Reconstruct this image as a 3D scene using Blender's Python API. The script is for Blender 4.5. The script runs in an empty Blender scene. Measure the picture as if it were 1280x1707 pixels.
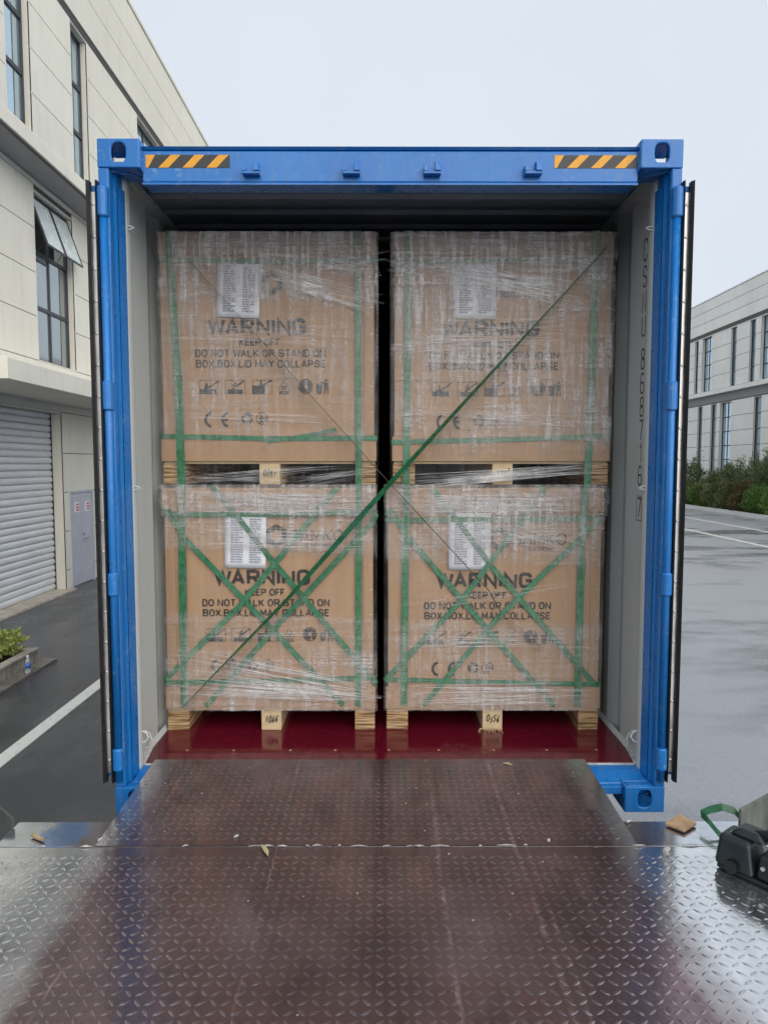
import bpy, bmesh, math, random
from mathutils import Vector, Matrix, noise as mnoise
R = math.radians
random.seed(7)
S = bpy.context.scene
COL = S.collection

# ------------------------------------------------------------------ camera
CAM = Vector((-0.035, -2.962, 2.65)); PITCH = R(4.03); YAW = R(0.15); FPX = 1150.0
cd = bpy.data.cameras.new('camera'); cam = bpy.data.objects.new('camera', cd); COL.objects.link(cam)
cd.sensor_fit = 'HORIZONTAL'; cd.sensor_width = 36.0; cd.lens = 36.0 * FPX / 1280.0
cd.clip_start = 0.05; cd.clip_end = 2000
cam.location = CAM; cam.rotation_euler = (R(90) - PITCH, 0, -YAW); S.camera = cam

# ------------------------------------------------------------------ sky and sun (overcast, wet day)
SUN_EL, SUN_AZ = R(32), R(152)          # azimuth clockwise from +Y : behind the camera, to its right
W = bpy.data.worlds.new('World'); S.world = W; W.use_nodes = True
nt = W.node_tree; nt.nodes.clear()
wo = nt.nodes.new('ShaderNodeOutputWorld'); bg = nt.nodes.new('ShaderNodeBackground')
sky = nt.nodes.new('ShaderNodeTexSky'); sky.sky_type = 'NISHITA'; sky.sun_disc = False
sky.sun_elevation = SUN_EL; sky.sun_rotation = SUN_AZ
sky.air_density = 1.0; sky.dust_density = 6.0; sky.ozone_density = 1.0
# cloud deck: the blue sky shows only faintly through an even pale layer of cloud
mx = nt.nodes.new('ShaderNodeMix'); mx.data_type = 'RGBA'; mx.inputs[0].default_value = 0.88
nz = nt.nodes.new('ShaderNodeTexNoise'); nz.inputs['Scale'].default_value = 1.6; nz.inputs['Detail'].default_value = 4
tc = nt.nodes.new('ShaderNodeTexCoord')
cr = nt.nodes.new('ShaderNodeValToRGB')
cr.color_ramp.elements[0].position = 0.3; cr.color_ramp.elements[0].color = (7.8, 8.7, 9.7, 1)
cr.color_ramp.elements[1].position = 0.7; cr.color_ramp.elements[1].color = (8.8, 9.5, 10.25, 1)
nt.links.new(tc.outputs['Generated'], nz.inputs['Vector']); nt.links.new(nz.outputs['Fac'], cr.inputs[0])
nt.links.new(sky.outputs[0], mx.inputs[6]); nt.links.new(cr.outputs[0], mx.inputs[7])
nt.links.new(mx.outputs[2], bg.inputs[0]); nt.links.new(bg.outputs[0], wo.inputs[0])
bg.inputs[1].default_value = 0.065
sd = bpy.data.lights.new('sun', 'SUN'); sun = bpy.data.objects.new('sun', sd); COL.objects.link(sun)
sd.energy = 1.5; sd.angle = R(80); sd.color = (1.0, 0.97, 0.93)
sdir = Vector((math.sin(SUN_AZ) * math.cos(SUN_EL), math.cos(SUN_AZ) * math.cos(SUN_EL), math.sin(SUN_EL)))
sun.rotation_euler = sdir.to_track_quat('Z', 'Y').to_euler(); sun.location = (0, -10, 30)
S.view_settings.view_transform = 'Standard'; S.view_settings.look = 'None'
S.view_settings.exposure = 0.55; S.view_settings.gamma = 1.0; S.view_settings.use_curve_mapping = False
S.render.engine = 'CYCLES'
S.cycles.max_bounces = 5; S.cycles.diffuse_bounces = 3; S.cycles.transparent_max_bounces = 20; S.cycles.glossy_bounces = 3
S.cycles.use_adaptive_sampling = True; S.cycles.adaptive_threshold = 0.03
S.cycles.use_denoising = True; S.cycles.caustics_reflective = False

# ------------------------------------------------------------------ measuring: photograph point -> place on a known plane
_rot = cam.rotation_euler.to_matrix()
def ray(px, py):
    return _rot @ Vector(((px - 640) / FPX, -(py - 853.5) / FPX, -1.0))
def at(px, py, axis, val):
    d = ray(px, py); i = 'xyz'.index(axis)
    return CAM + d * ((val - CAM[i]) / d[i])

# ------------------------------------------------------------------ materials
MATS = {}
class NB:
    def __init__(s, name):
        s.m = bpy.data.materials.new(name); s.m.use_nodes = True; s.t = s.m.node_tree; s.t.nodes.clear()
        s.out = s.n('ShaderNodeOutputMaterial'); MATS[name] = s.m
        s.pos = s.n('ShaderNodeNewGeometry').outputs['Position']
    def n(s, t, **kw):
        x = s.t.nodes.new(t)
        for k, v in kw.items(): setattr(x, k, v)
        return x
    def l(s, a, b): s.t.links.new(a, b)
    def vec(s, scale=(1, 1, 1), src=None):
        m = s.n('ShaderNodeMapping'); m.inputs['Scale'].default_value = scale
        s.l(src or s.pos, m.inputs['Vector']); return m.outputs[0]
    def noise(s, scale, detail=4, rough=.55, stretch=(1, 1, 1), dist=0):
        x = s.n('ShaderNodeTexNoise'); x.inputs['Scale'].default_value = scale; x.inputs['Detail'].default_value = min(detail, 3.5)
        x.inputs['Roughness'].default_value = rough; x.inputs['Distortion'].default_value = dist
        s.l(s.vec(stretch), x.inputs['Vector']); return x.outputs['Fac']
    def ramp(s, fac, stops, interp='LINEAR'):
        r = s.n('ShaderNodeValToRGB'); e = r.color_ramp.elements; r.color_ramp.interpolation = interp
        while len(e) < len(stops): e.new(0.5)
        for i, (p, c) in enumerate(stops):
            e[i].position = p; e[i].color = (c, c, c, 1) if not hasattr(c, '__len__') else (*c, 1)
        s.l(fac, r.inputs[0]); return r.outputs[0]
    def math(s, op, a, b=None):
        x = s.n('ShaderNodeMath', operation=op)
        for i, v in enumerate((a, b)):
            if v is None: continue
            if isinstance(v, (int, float)): x.inputs[i].default_value = v
            else: s.l(v, x.inputs[i])
        return x.outputs[0]
    def mix(s, fac, a, b, blend='MIX'):
        x = s.n('ShaderNodeMix', data_type='RGBA', blend_type=blend)
        for i, v in ((0, fac), (6, a), (7, b)):
            if isinstance(v, (int, float)): x.inputs[i].default_value = v
            elif isinstance(v, tuple): x.inputs[i].default_value = (*v, 1)
            else: s.l(v, x.inputs[i])
        return x.outputs[2]
    def bump(s, h, strength=.3, dist=.01, normal=None):
        b = s.n('ShaderNodeBump'); b.inputs['Strength'].default_value = strength; b.inputs['Distance'].default_value = dist
        s.l(h, b.inputs['Height'])
        if normal is not None: s.l(normal, b.inputs['Normal'])
        return b.outputs[0]
    def sep(s):
        x = s.n('ShaderNodeSeparateXYZ'); s.l(s.pos, x.inputs[0]); return x.outputs
    def bsdf(s, base, rough, metal=0, normal=None, spec=.5, coat=0, **kw):
        p = s.n('ShaderNodeBsdfPrincipled')
        for k, v in (('Base Color', base), ('Roughness', rough), ('Metallic', metal)):
            if isinstance(v, (int, float)): p.inputs[k].default_value = v
            elif isinstance(v, tuple): p.inputs[k].default_value = (*v, 1)
            else: s.l(v, p.inputs[k])
        p.inputs['Specular IOR Level'].default_value = spec; p.inputs['Coat Weight'].default_value = coat
        if 'alpha' in kw: p.inputs['Alpha'].default_value = kw['alpha']
        if 'trans' in kw: p.inputs['Transmission Weight'].default_value = kw['trans']
        if normal is not None: s.l(normal, p.inputs['Normal'])
        s.l(p.outputs[0], s.out.inputs[0]); return p

def simple(name, col, rough=.5, metal=0, var=.18, scale=6, bump=0, bscale=40, stretch=(1, 1, 1), spec=.5, coat=0):
    b = NB(name)
    f = b.noise(scale, 3, .6, stretch)
    c = b.mix(b.ramp(f, [(.3, 0), (.7, 1)]), tuple(x * (1 - var) for x in col), tuple(min(1, x * (1 + var)) for x in col))
    nrm = b.bump(b.noise(bscale, 4, .6, stretch), bump, .01) if bump else None
    b.bsdf(c, b.ramp(f, [(.3, max(.02, rough - .08)), (.7, min(1, rough + .1))]), metal, nrm, spec, coat)
    return b.m

def mk_blue():
    b = NB('blue_paint')
    f = b.noise(3.0, 6, .6, (1, 1, .35)); g = b.noise(26, 5, .65)
    c = b.mix(b.ramp(f, [(.3, 0), (.75, 1)]), (.004, .145, .47), (.014, .19, .55))
    c = b.mix(b.ramp(g, [(.66, 0), (.78, .55)]), c, (.05, .10, .17))
    drip = b.noise(38, 3, .6, (1, 1, .04))
    c = b.mix(b.ramp(drip, [(.52, 0), (.75, .55)]), c, (.085, .20, .40))
    scuff = b.math('MULTIPLY', b.ramp(b.noise(16, 3, .7, (1, 1, .5)), [(.56, 0), (.66, 1)]), b.ramp(b.noise(85, 3, .6, (.4, 1, 1)), [(.5, 0), (.62, .8)]))
    c = b.mix(scuff, c, (.16, .30, .50))
    c = b.mix(b.ramp(b.noise(60, 3, .5), [(.74, 0), (.79, .8)]), c, (.09, .05, .03))
    b.bsdf(c, b.ramp(g, [(.3, .22), (.7, .42)]), 0, b.bump(b.noise(55, 4), .12, .003), .5, .15)
mk_blue()
simple('blue_weld', (.05, .22, .55), .35, var=.4, scale=60, bump=.5)
def mk_grey():
    b = NB('grey_paint')
    f = b.noise(2.2, 5, .6, (1, 1, .25)); g = b.noise(30, 5, .7, (1, 1, .3))
    c = b.mix(b.ramp(f, [(.3, 0), (.7, 1)]), (.50, .53, .52), (.58, .61, .60))
    c = b.mix(b.ramp(g, [(.64, 0), (.8, .35)]), c, (.22, .22, .21))
    b.bsdf(c, .42, 0, b.bump(g, .08, .003))
mk_grey()
simple('roof_shaded', (.20, .225, .26), .5, var=.15, scale=4)  # interior grey darkened: the ceiling's shade is put into the colour
simple('weld_seal', (.55, .57, .55), .5, var=.3, scale=30, bump=.3)
def mk_floor():
    b = NB('red_ply')
    w = b.noise(34, 3, .6, (6, .5, 1)); g = b.noise(34, 3, .6, (.5, 6, 1)); f = b.noise(5, 6, .65)
    c = b.mix(b.ramp(b.math('MULTIPLY', b.math('ADD', w, g), .5), [(.38, 0), (.62, 1)]), (.066, .0032, .010), (.165, .0075, .022))
    c = b.mix(b.ramp(f, [(.62, 0), (.82, .25)]), c, (.17, .09, .08))
    b.bsdf(c, b.ramp(f, [(.3, .06), (.7, .20)]), 0, b.bump(w, .03, .002), .7)
mk_floor()
def mk_plate(name, dirty, sheen, rd, rc, md, mc, edge, blue_patch=None):
    """wet steel: brown traffic film along the middle where the trucks roll, cleaner bare metal towards both sides"""
    b = NB(name)
    f = b.noise(1.9, 7, .68); g = b.noise(9, 6, .7); big = b.noise(4.5, 6, .72, (1.6, .7, 1))
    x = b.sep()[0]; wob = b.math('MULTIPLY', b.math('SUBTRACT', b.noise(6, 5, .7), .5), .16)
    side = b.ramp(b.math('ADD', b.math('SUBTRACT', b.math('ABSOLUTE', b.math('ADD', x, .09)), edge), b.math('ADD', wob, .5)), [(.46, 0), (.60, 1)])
    d = b.mix(b.ramp(f, [(.35, 0), (.65, 1)]), tuple(v * .8 for v in dirty), tuple(v * 1.2 for v in dirty))
    d = b.mix(b.ramp(b.noise(6, 8, .72), [(.56, 0), (.74, .6)]), d, (dirty[0] * .85, dirty[1] * .62, dirty[2] * .52))
    d = b.mix(b.ramp(big, [(.52, 0), (.66, .55)]), d, tuple(v * .45 for v in dirty))
    # scrape marks dragged along the ramp by pallet trucks
    xx = b.math('ADD', x, b.math('MULTIPLY', b.math('SUBTRACT', b.noise(14, 4, .6), .5), .03)); scr = None
    for c0, wd in ((.455, .011), (.50, .006), (-.93, .006), (.17, .01), (-.42, .005)):
        k = b.ramp(b.math('DIVIDE', b.math('ABSOLUTE', b.math('SUBTRACT', xx, c0)), wd), [(.4, 1), (1, 0)])
        scr = k if scr is None else b.math('MAXIMUM', scr, k)
    scr = b.math('MULTIPLY', scr, b.ramp(b.noise(7, 5, .7), [(.42, 0), (.62, .7)]))
    cross = b.math('MULTIPLY', b.ramp(b.noise(9, 3, .6, (.35, 9, 1)), [(.64, 0), (.74, .5)]), b.ramp(b.noise(2.5, 3), [(.5, 0), (.62, 1)]))
    d = b.mix(b.math('MAXIMUM', scr, cross), d, tuple(min(1, v * 2.1) for v in dirty))
    cl = b.mix(b.ramp(g, [(.4, 0), (.7, .6)]), sheen, tuple(v * .7 for v in sheen))  # pale side metal, painting in the reflected sky
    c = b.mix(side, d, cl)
    if blue_patch: # blue tinted patch on the front beam
        q = b.sep(); dx = b.math('DIVIDE', b.math('SUBTRACT', q[0], blue_patch[0]), blue_patch[2]); dy = b.math('DIVIDE', b.math('SUBTRACT', q[1], blue_patch[1]), blue_patch[3])
        rr = b.math('ADD', b.math('ADD', b.math('MULTIPLY', dx, dx), b.math('MULTIPLY', dy, dy)), b.math('MULTIPLY', b.math('SUBTRACT', b.noise(22, 4, .7, (1, .5, 1)), .5), 2.2))
        c = b.mix(b.ramp(rr, [(.4, .6), (1.1, 0)]), c, (.12, .30, .66))
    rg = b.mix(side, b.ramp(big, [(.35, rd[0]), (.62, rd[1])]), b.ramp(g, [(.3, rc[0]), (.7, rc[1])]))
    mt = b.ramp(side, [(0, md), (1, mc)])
    b.bsdf(c, rg, mt, b.bump(b.noise(70, 3, .7), .08, .003, b.bump(g, .08, .01)), .6)
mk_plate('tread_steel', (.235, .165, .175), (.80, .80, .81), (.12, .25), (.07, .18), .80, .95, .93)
mk_plate('tread_bump', (.35, .285, .29), (.66, .66, .67), (.14, .26), (.12, .2), .84, .95, .93)  # raised bumps, paler than the plate between them
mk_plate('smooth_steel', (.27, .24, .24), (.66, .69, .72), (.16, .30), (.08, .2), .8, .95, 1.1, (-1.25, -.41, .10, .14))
simple('guard_steel', (.12, .13, .115), .6, .3, var=.55, scale=7, bump=.3, stretch=(2, 2, .5))
simple('weld_scrap', (.42, .40, .38), .55, .3, var=.5, scale=60, bump=.4)
simple('gasket', (.012, .012, .013), .45, var=.3, scale=30)
simple('strip_metal', (.62, .60, .58), .33, .75, var=.2, scale=30, stretch=(1, 1, .3))
def mk_card(name, a, c2):
    b = NB(name)
    f = b.noise(3, 5, .6, (3, 3, .25)); fl = b.noise(130, 2, .5, (1, 1, .012)); sp = b.noise(240, 3, .6)
    c = b.mix(b.ramp(f, [(.3, 0), (.7, 1)]), a, c2)
    c = b.mix(b.ramp(fl, [(.45, 0), (.7, .3)]), c, tuple(x * .78 for x in a))
    c = b.mix(b.ramp(sp, [(.62, 0), (.8, .25)]), c, tuple(x * .7 for x in a))
    b.bsdf(c, .62, 0, b.bump(fl, .25, .003, b.bump(b.noise(4, 3), .3, .02)), .35)
mk_card('cardboard', (.44, .268, .155), (.51, .328, .195))
mk_card('cardboard_dark', (.41, .25, .142), (.48, .305, .182))
def mk_wood():
    b = NB('pallet_wood')
    z = b.noise(11, 3, .5, (.5, .5, 9)); g = b.noise(60, 4, .7, (.4, .4, 5))
    c = b.mix(b.ramp(z, [(.40, 0), (.58, 1)]), (.20, .105, .045), (.60, .41, .22))
    c = b.mix(b.ramp(g, [(.55, 0), (.75, .6)]), c, (.20, .11, .05))
    b.bsdf(c, .7, 0, b.bump(z, 1.0, .012), .3)
mk_wood()
simple('pale_wood', (.62, .47, .28), .7, var=.15, scale=20, bump=.2, stretch=(1, 1, 4))
simple('grit', (.40, .37, .33), .7, var=.6, scale=9)
simple('wood_chip', (.42, .27, .15), .6, var=.35, scale=18, bump=.4)
simple('ink', (.030, .026, .023), .6, var=.25, scale=40)
simple('pen_ink', (.02, .018, .018), .5)
simple('sheet_paper', (.80, .81, .86), .55, var=.05, scale=9, bump=.2, bscale=14)
simple('print_grey', (.30, .31, .36), .6, var=.2, scale=60)
simple('strap_green', (.017, .165, .066), .28, var=.3, scale=20, spec=.6)
simple('lashing_green', (.008, .105, .04), .28, var=.3, scale=20, spec=.6)  # strap green darkened: shade on its downturned face put into the colour
simple('strap_dark', (.02, .035, .022), .4, var=.3, scale=20)
simple('hazard_black', (.03, .03, .03), .4, var=.3, scale=40)
simple('hazard_yellow', (.80, .36, .02), .4, var=.12, scale=40)
simple('black_plastic', (.011, .018, .021), .34, var=.25, scale=15, bump=.12, bscale=200)
simple('dark_plastic', (.008, .009, .010), .45, var=.2, scale=15)
simple('white_sticker', (.8, .82, .83), .4, var=.05)
def mk_facade(name, col):
    b = NB(name)
    f = b.noise(.45, 6, .6); g = b.noise(5.5, 5, .7, (1, 1, .12)); h = b.noise(18, 4, .6)
    c = b.mix(b.ramp(f, [(.3, 0), (.7, 1)]), tuple(x * .93 for x in col), tuple(min(1, x * 1.04) for x in col))
    c = b.mix(b.ramp(g, [(.50, 0), (.78, .32)]), c, tuple(x * .68 for x in col))
    rn = b.n('ShaderNodeObjectInfo').outputs['Random']; c = b.mix(b.ramp(rn, [(0, .0), (1, .09)]), c, tuple(x * .62 for x in col))
    b.bsdf(c, .75, 0, b.bump(h, .08, .01), .3)
mk_facade('facade_cream', (.84, .805, .695)); mk_facade('facade_grey', (.89, .87, .83))
simple('joint_dark', (.10, .095, .085), .8)
simple('soffit_grey', (.27, .27, .28), .8, var=.06, scale=2)
simple('groove_dark', (.06, .055, .05), .7)
simple('window_frame', (.055, .06, .07), .4, .2)
simple('shutter_metal', (.76, .77, .78), .38, .1, var=.08, scale=9, stretch=(1, .2, 1))
simple('door_grey', (.52, .53, .60), .45, var=.07, scale=4)
simple('notice_red', (.62, .12, .10), .5)
simple('handle_metal', (.5, .5, .5), .3, .9)
def mk_glass(name, col):
    b = NB(name)
    f = b.noise(.9, 3)
    c = b.mix(f, tuple(x * .8 for x in col), col)
    b.bsdf(c, .05, .78, b.bump(f, .05, .05), .7)
mk_glass('pane_glass', (.58, .74, .84)); mk_glass('pane_grey', (.44, .48, .50)); mk_glass('pane_dark', (.22, .30, .33))
simple('sash_glass', (.76, .82, .80), .22, .1, var=.06, scale=3)
def mk_asphalt(name, dry, wet, speck, wlo, whi, rdry=.62, rwet=.10, sscale=220, st=(1, .55, 1)):
    b = NB(name)
    f = b.noise(.55, 7, .66, st); s1 = b.noise(sscale, 3, .7); s2 = b.noise(900, 2, .5); lg = b.noise(.13, 4, .6)
    k = b.ramp(b.math('ADD', b.math('MULTIPLY', f, .75), b.math('MULTIPLY', lg, .25)), [(wlo, 0), (whi, 1)])
    c = b.mix(k, dry, wet)
    c = b.mix(b.ramp(s1, [(.50, 0), (.72, .8)]), c, speck)
    c = b.mix(b.ramp(s1, [(.28, .6), (.44, 0)]), c, tuple(x * .5 for x in wet))
    r = b.mix(k, (rdry,) * 3, (rwet,) * 3)
    b.bsdf(c, r, 0, b.bump(s1, .35, .006), .5)
mk_asphalt('asphalt_dark', (.105, .104, .105), (.042, .042, .045), (.16, .16, .16), .46, .545, .50, .07)
mk_asphalt('yard_grey', (.32, .325, .34), (.17, .175, .185), (.52, .52, .54), .49, .59, .42, .14, 120, (.45, 1.0, 1))
def mk_paint(name, col, chip):
    b = NB(name)
    f = b.noise(22, 6, .7)
    b.bsdf(b.mix(b.ramp(f, [(.58, 0), (.70, .8)]), col, chip), .45, 0, b.bump(f, .3, .004))
mk_paint('road_paint', (.74, .73, .66), (.25, .24, .23)); mk_paint('kerb_white', (.70, .69, .68), (.3, .28, .27))
simple('apron_concrete', (.52, .46, .39), .7, var=.25, scale=6, bump=.3)
simple('planter_concrete', (.36, .33, .27), .75, var=.35, scale=9, bump=.4, stretch=(1, 1, .5))
simple('planter_base', (.16, .14, .12), .4, var=.4, scale=8, bump=.3)
simple('soil', (.025, .018, .012), .9, var=.5, scale=30, bump=.8)
simple('bark', (.10, .075, .05), .85, var=.3, scale=30, bump=.4)
def mk_leaf(name, a, c2, tr=.3):
    b = NB(name)
    oi = b.noise(7, 2, .5); f = b.noise(1.3, 3)
    c = b.mix(b.ramp(b.math('ADD', b.math('MULTIPLY', oi, .6), b.math('MULTIPLY', f, .4)), [(.38, 0), (.62, 1)]), a, c2)
    d = b.n('ShaderNodeBsdfPrincipled'); b.l(c, d.inputs['Base Color']); d.inputs['Roughness'].default_value = .45
    t = b.n('ShaderNodeBsdfTranslucent'); b.l(c, t.inputs[0])
    m = b.n('ShaderNodeMixShader'); m.inputs[0].default_value = tr
    b.l(d.outputs[0], m.inputs[1]); b.l(t.outputs[0], m.inputs[2]); b.l(m.outputs[0], b.out.inputs[0])
mk_leaf('leaf_dark', (.07, .115, .05), (.19, .245, .10)); mk_leaf('leaf_olive', (.09, .115, .045), (.22, .24, .09))
mk_leaf('leaf_bright', (.07, .15, .03), (.18, .31, .06)); mk_leaf('leaf_brown', (.10, .075, .03), (.17, .12, .05))
mk_leaf('leaf_variegated', (.16, .24, .035), (.50, .52, .16)); mk_leaf('leaf_dry', (.62, .56, .30), (.72, .66, .42))
def mk_bottle():
    b = NB('bottle_plastic'); b.bsdf((.86, .90, .95), .08, 0, None, .5, trans=.75)
mk_bottle(); simple('bottle_label', (.07, .16, .55), .4); simple('bottle_cap', (.75, .78, .85), .4)

def film_mat(name, zstops, vert, seed, haze=.2):
    """thin stretch wrap: clear, glossy, milkier where more layers overlap (density by height), along drawn-out folds, and in vertical streaks that paint in highlights"""
    b = NB(name)
    p = b.sep(); x, z = p[0], p[2]
    zz = b.math('ADD', z, b.math('MULTIPLY', x, .03)); zz = b.math('ADD', zz, b.math('MULTIPLY', b.math('SUBTRACT', b.noise(5, 3), .5), .05))
    lo, hi = zstops[0][0], zstops[-1][0]
    layers = b.ramp(b.math('DIVIDE', b.math('SUBTRACT', zz, lo), hi - lo), [((q - lo) / (hi - lo), d) for q, d in zstops])
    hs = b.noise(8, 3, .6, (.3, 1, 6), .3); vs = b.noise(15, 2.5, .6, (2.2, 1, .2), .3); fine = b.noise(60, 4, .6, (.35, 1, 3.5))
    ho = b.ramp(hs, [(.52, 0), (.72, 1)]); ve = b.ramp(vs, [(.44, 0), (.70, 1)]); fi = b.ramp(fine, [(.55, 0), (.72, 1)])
    st = b.math('ADD', b.math('MULTIPLY', ho, .24), b.math('MULTIPLY', b.math('MULTIPLY', ve, b.ramp(fine, [(.3, .8), (.7, 1)])), vert))  # vertical streaks: glossy highlights painted in as milkier film
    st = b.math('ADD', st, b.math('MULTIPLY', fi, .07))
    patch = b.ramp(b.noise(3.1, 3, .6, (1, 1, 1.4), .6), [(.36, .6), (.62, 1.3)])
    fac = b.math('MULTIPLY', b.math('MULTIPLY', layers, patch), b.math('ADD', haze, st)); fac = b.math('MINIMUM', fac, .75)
    h = b.math('ADD', b.math('MULTIPLY', hs, .6), b.math('ADD', b.math('MULTIPLY', vs, .4), b.math('MULTIPLY', fine, .35)))
    nrm = b.bump(h, 1.0, .03)
    tr = b.n('ShaderNodeBsdfTransparent'); tr.inputs[0].default_value = (.97, .97, .97, 1)
    gl = b.n('ShaderNodeBsdfGlossy'); gl.inputs['Roughness'].default_value = .12; b.l(nrm, gl.inputs['Normal'])
    df = b.n('ShaderNodeBsdfDiffuse'); df.inputs[0].default_value = (.95, .90, .87, 1); b.l(nrm, df.inputs['Normal'])
    m1 = b.n('ShaderNodeMixShader'); m1.inputs[0].default_value = .58; b.l(gl.outputs[0], m1.inputs[1]); b.l(df.outputs[0], m1.inputs[2])
    m2 = b.n('ShaderNodeMixShader'); b.l(fac, m2.inputs[0]); b.l(tr.outputs[0], m2.inputs[1]); b.l(m1.outputs[0], m2.inputs[2])
    b.l(m2.outputs[0], b.out.inputs[0]); return b.m
def mk_strand():
    b = NB('film_strand')
    tr = b.n('ShaderNodeBsdfTransparent'); p = b.n('ShaderNodeBsdfPrincipled'); p.inputs['Base Color'].default_value = (.94, .93, .92, 1)
    p.inputs['Roughness'].default_value = .22
    m = b.n('ShaderNodeMixShader'); f = b.ramp(b.noise(9, 4, .6), [(.35, .22), (.66, .92)]); b.l(f, m.inputs[0])
    b.l(tr.outputs[0], m.inputs[1]); b.l(p.outputs[0], m.inputs[2]); b.l(m.outputs[0], b.out.inputs[0])
mk_strand()

# ------------------------------------------------------------------ mesh helpers
def wloc(o):
    v = Vector((0, 0, 0))
    while o is not None: v += o.location; o = o.parent
    return v
def thing(name, loc, label=None, cat=None, group=None, kind=None):
    o = bpy.data.objects.new(name, None); o.location = loc; o.empty_display_size = .1; COL.objects.link(o); return tag(o, label, cat, group, kind)
def tag(o, label=None, cat=None, group=None, kind=None):
    if label: o['label'] = label
    if cat: o['category'] = cat
    if group: o['group'] = group
    if kind: o['kind'] = kind
    return o
class MB:
    def __init__(s): s.v = []; s.f = []; s.sm = set()
    def add(s, vs, fs):
        b = len(s.v); s.v += [tuple(v) for v in vs]; s.f += [tuple(i + b for i in f) for f in fs]; return s
    def box(s, x0, x1, y0, y1, z0, z1):
        return s.add([(x0, y0, z0), (x1, y0, z0), (x1, y1, z0), (x0, y1, z0), (x0, y0, z1), (x1, y0, z1), (x1, y1, z1), (x0, y1, z1)],
                     [(0, 3, 2, 1), (4, 5, 6, 7), (0, 1, 5, 4), (1, 2, 6, 5), (2, 3, 7, 6), (3, 0, 4, 7)])
    def hexa(s, pts): # 8 corner points in box order
        return s.add(pts, [(0, 3, 2, 1), (4, 5, 6, 7), (0, 1, 5, 4), (1, 2, 6, 5), (2, 3, 7, 6), (3, 0, 4, 7)])
    def prism(s, poly, axis, a, b): # closed polygon (2d) pushed along an axis
        n = len(poly)
        def P(p, t): return {'x': (t, p[0], p[1]), 'y': (p[0], t, p[1]), 'z': (p[0], p[1], t)}[axis]
        return s.add([P(p, a) for p in poly] + [P(p, b) for p in poly],
                     [tuple(range(n))[::-1], tuple(range(n, 2 * n))] + [(i, (i + 1) % n, n + (i + 1) % n, n + i) for i in range(n)])
    def poly_y(s, pts, y): # flat print on a plane facing -y
        return s.add([(p[0], y, p[1]) for p in pts], [tuple(range(len(pts)))])
    def tube(s, path, r, n=8, caps=True):
        path = [Vector(p) for p in path]; base = len(s.v); m = len(path)
        for i, p in enumerate(path):
            t = (path[min(i + 1, m - 1)] - path[max(i - 1, 0)]).normalized()
            a = t.orthogonal().normalized() if i == 0 else (a - t * a.dot(t)).normalized()
            c = t.cross(a); rr = r[i] if hasattr(r, '__len__') else r
            for k in range(n):
                w = 2 * math.pi * k / n; s.v.append(tuple(p + (a * math.cos(w) + c * math.sin(w)) * rr))
        for i in range(m - 1):
            for k in range(n):
                s.f.append((base + i * n + k, base + i * n + (k + 1) % n, base + (i + 1) * n + (k + 1) % n, base + (i + 1) * n + k))
        if caps:
            s.f.append(tuple(base + k for k in range(n))[::-1]); s.f.append(tuple(base + (m - 1) * n + k for k in range(n)))
        return s
    def lathe(s, prof, c, n=20):
        base = len(s.v)
        for r, z in prof:
            for k in range(n):
                w = 2 * math.pi * k / n; s.v.append((c[0] + r * math.cos(w), c[1] + r * math.sin(w), c[2] + z))
        for i in range(len(prof) - 1):
            for k in range(n):
                s.f.append((base + i * n + k, base + i * n + (k + 1) % n, base + (i + 1) * n + (k + 1) % n, base + (i + 1) * n + k))
        s.f.append(tuple(base + k for k in range(n))[::-1]); s.f.append(tuple(base + (len(prof) - 1) * n + k for k in range(n)))
        return s
    def holed_plate(s, rect, hole, axis, t0, t1):
        """rect (a0,a1,b0,b1) with an oblong hole (ca,cb,ra,rb), thickness t0..t1 along axis"""
        a0, a1, b0, b1 = rect; ca, cb, ra, rb = hole; n = 32; inn = []; out = []
        for k in range(n):
            w = 2 * math.pi * (k + .5) / n; c, d = math.cos(w), math.sin(w)
            e = .45 # superellipse: rounded slot
            inn.append((ca + ra * math.copysign(abs(c) ** (2 * e * .75), c), cb + rb * math.copysign(abs(d) ** (2 * e * .75), d)))
            q = min(((a1 - ca) / c if c > 0 else (a0 - ca) / c) if abs(c) > 1e-6 else 1e9, ((b1 - cb) / d if d > 0 else (b0 - cb) / d) if abs(d) > 1e-6 else 1e9)
            out.append((ca + c * q, cb + d * q))
        # pull the nearest outline point onto each corner
        for corner in ((a0, b0), (a0, b1), (a1, b0), (a1, b1)):
            k = min(range(n), key=lambda i: (out[i][0] - corner[0]) ** 2 + (out[i][1] - corner[1]) ** 2); out[k] = corner
        def P(p, t): return {'x': (t, p[0], p[1]), 'y': (p[0], t, p[1]), 'z': (p[0], p[1], t)}[axis]
        vs = [P(p, t0) for p in out] + [P(p, t0) for p in inn] + [P(p, t1) for p in out] + [P(p, t1) for p in inn]
        fs = []
        for k in range(n):
            j = (k + 1) % n
            fs += [(k, j, n + j, n + k), (2 * n + k, 3 * n + k, 3 * n + j, 2 * n + j), (n + k, n + j, 3 * n + j, 3 * n + k), (k, 2 * n + k, 2 * n + j, j)]
        return s.add(vs, fs)
    def mesh(s, name, off=Vector((0, 0, 0)), fix=True, smooth=False):
        me = bpy.data.meshes.new(name); me.from_pydata([(v[0] - off[0], v[1] - off[1], v[2] - off[2]) for v in s.v], [], s.f)
        if fix:
            bm = bmesh.new(); bm.from_mesh(me); bmesh.ops.recalc_face_normals(bm, faces=bm.faces); bm.to_mesh(me); bm.free()
        if smooth:
            for p in me.polygons: p.use_smooth = True
        return me
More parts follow.
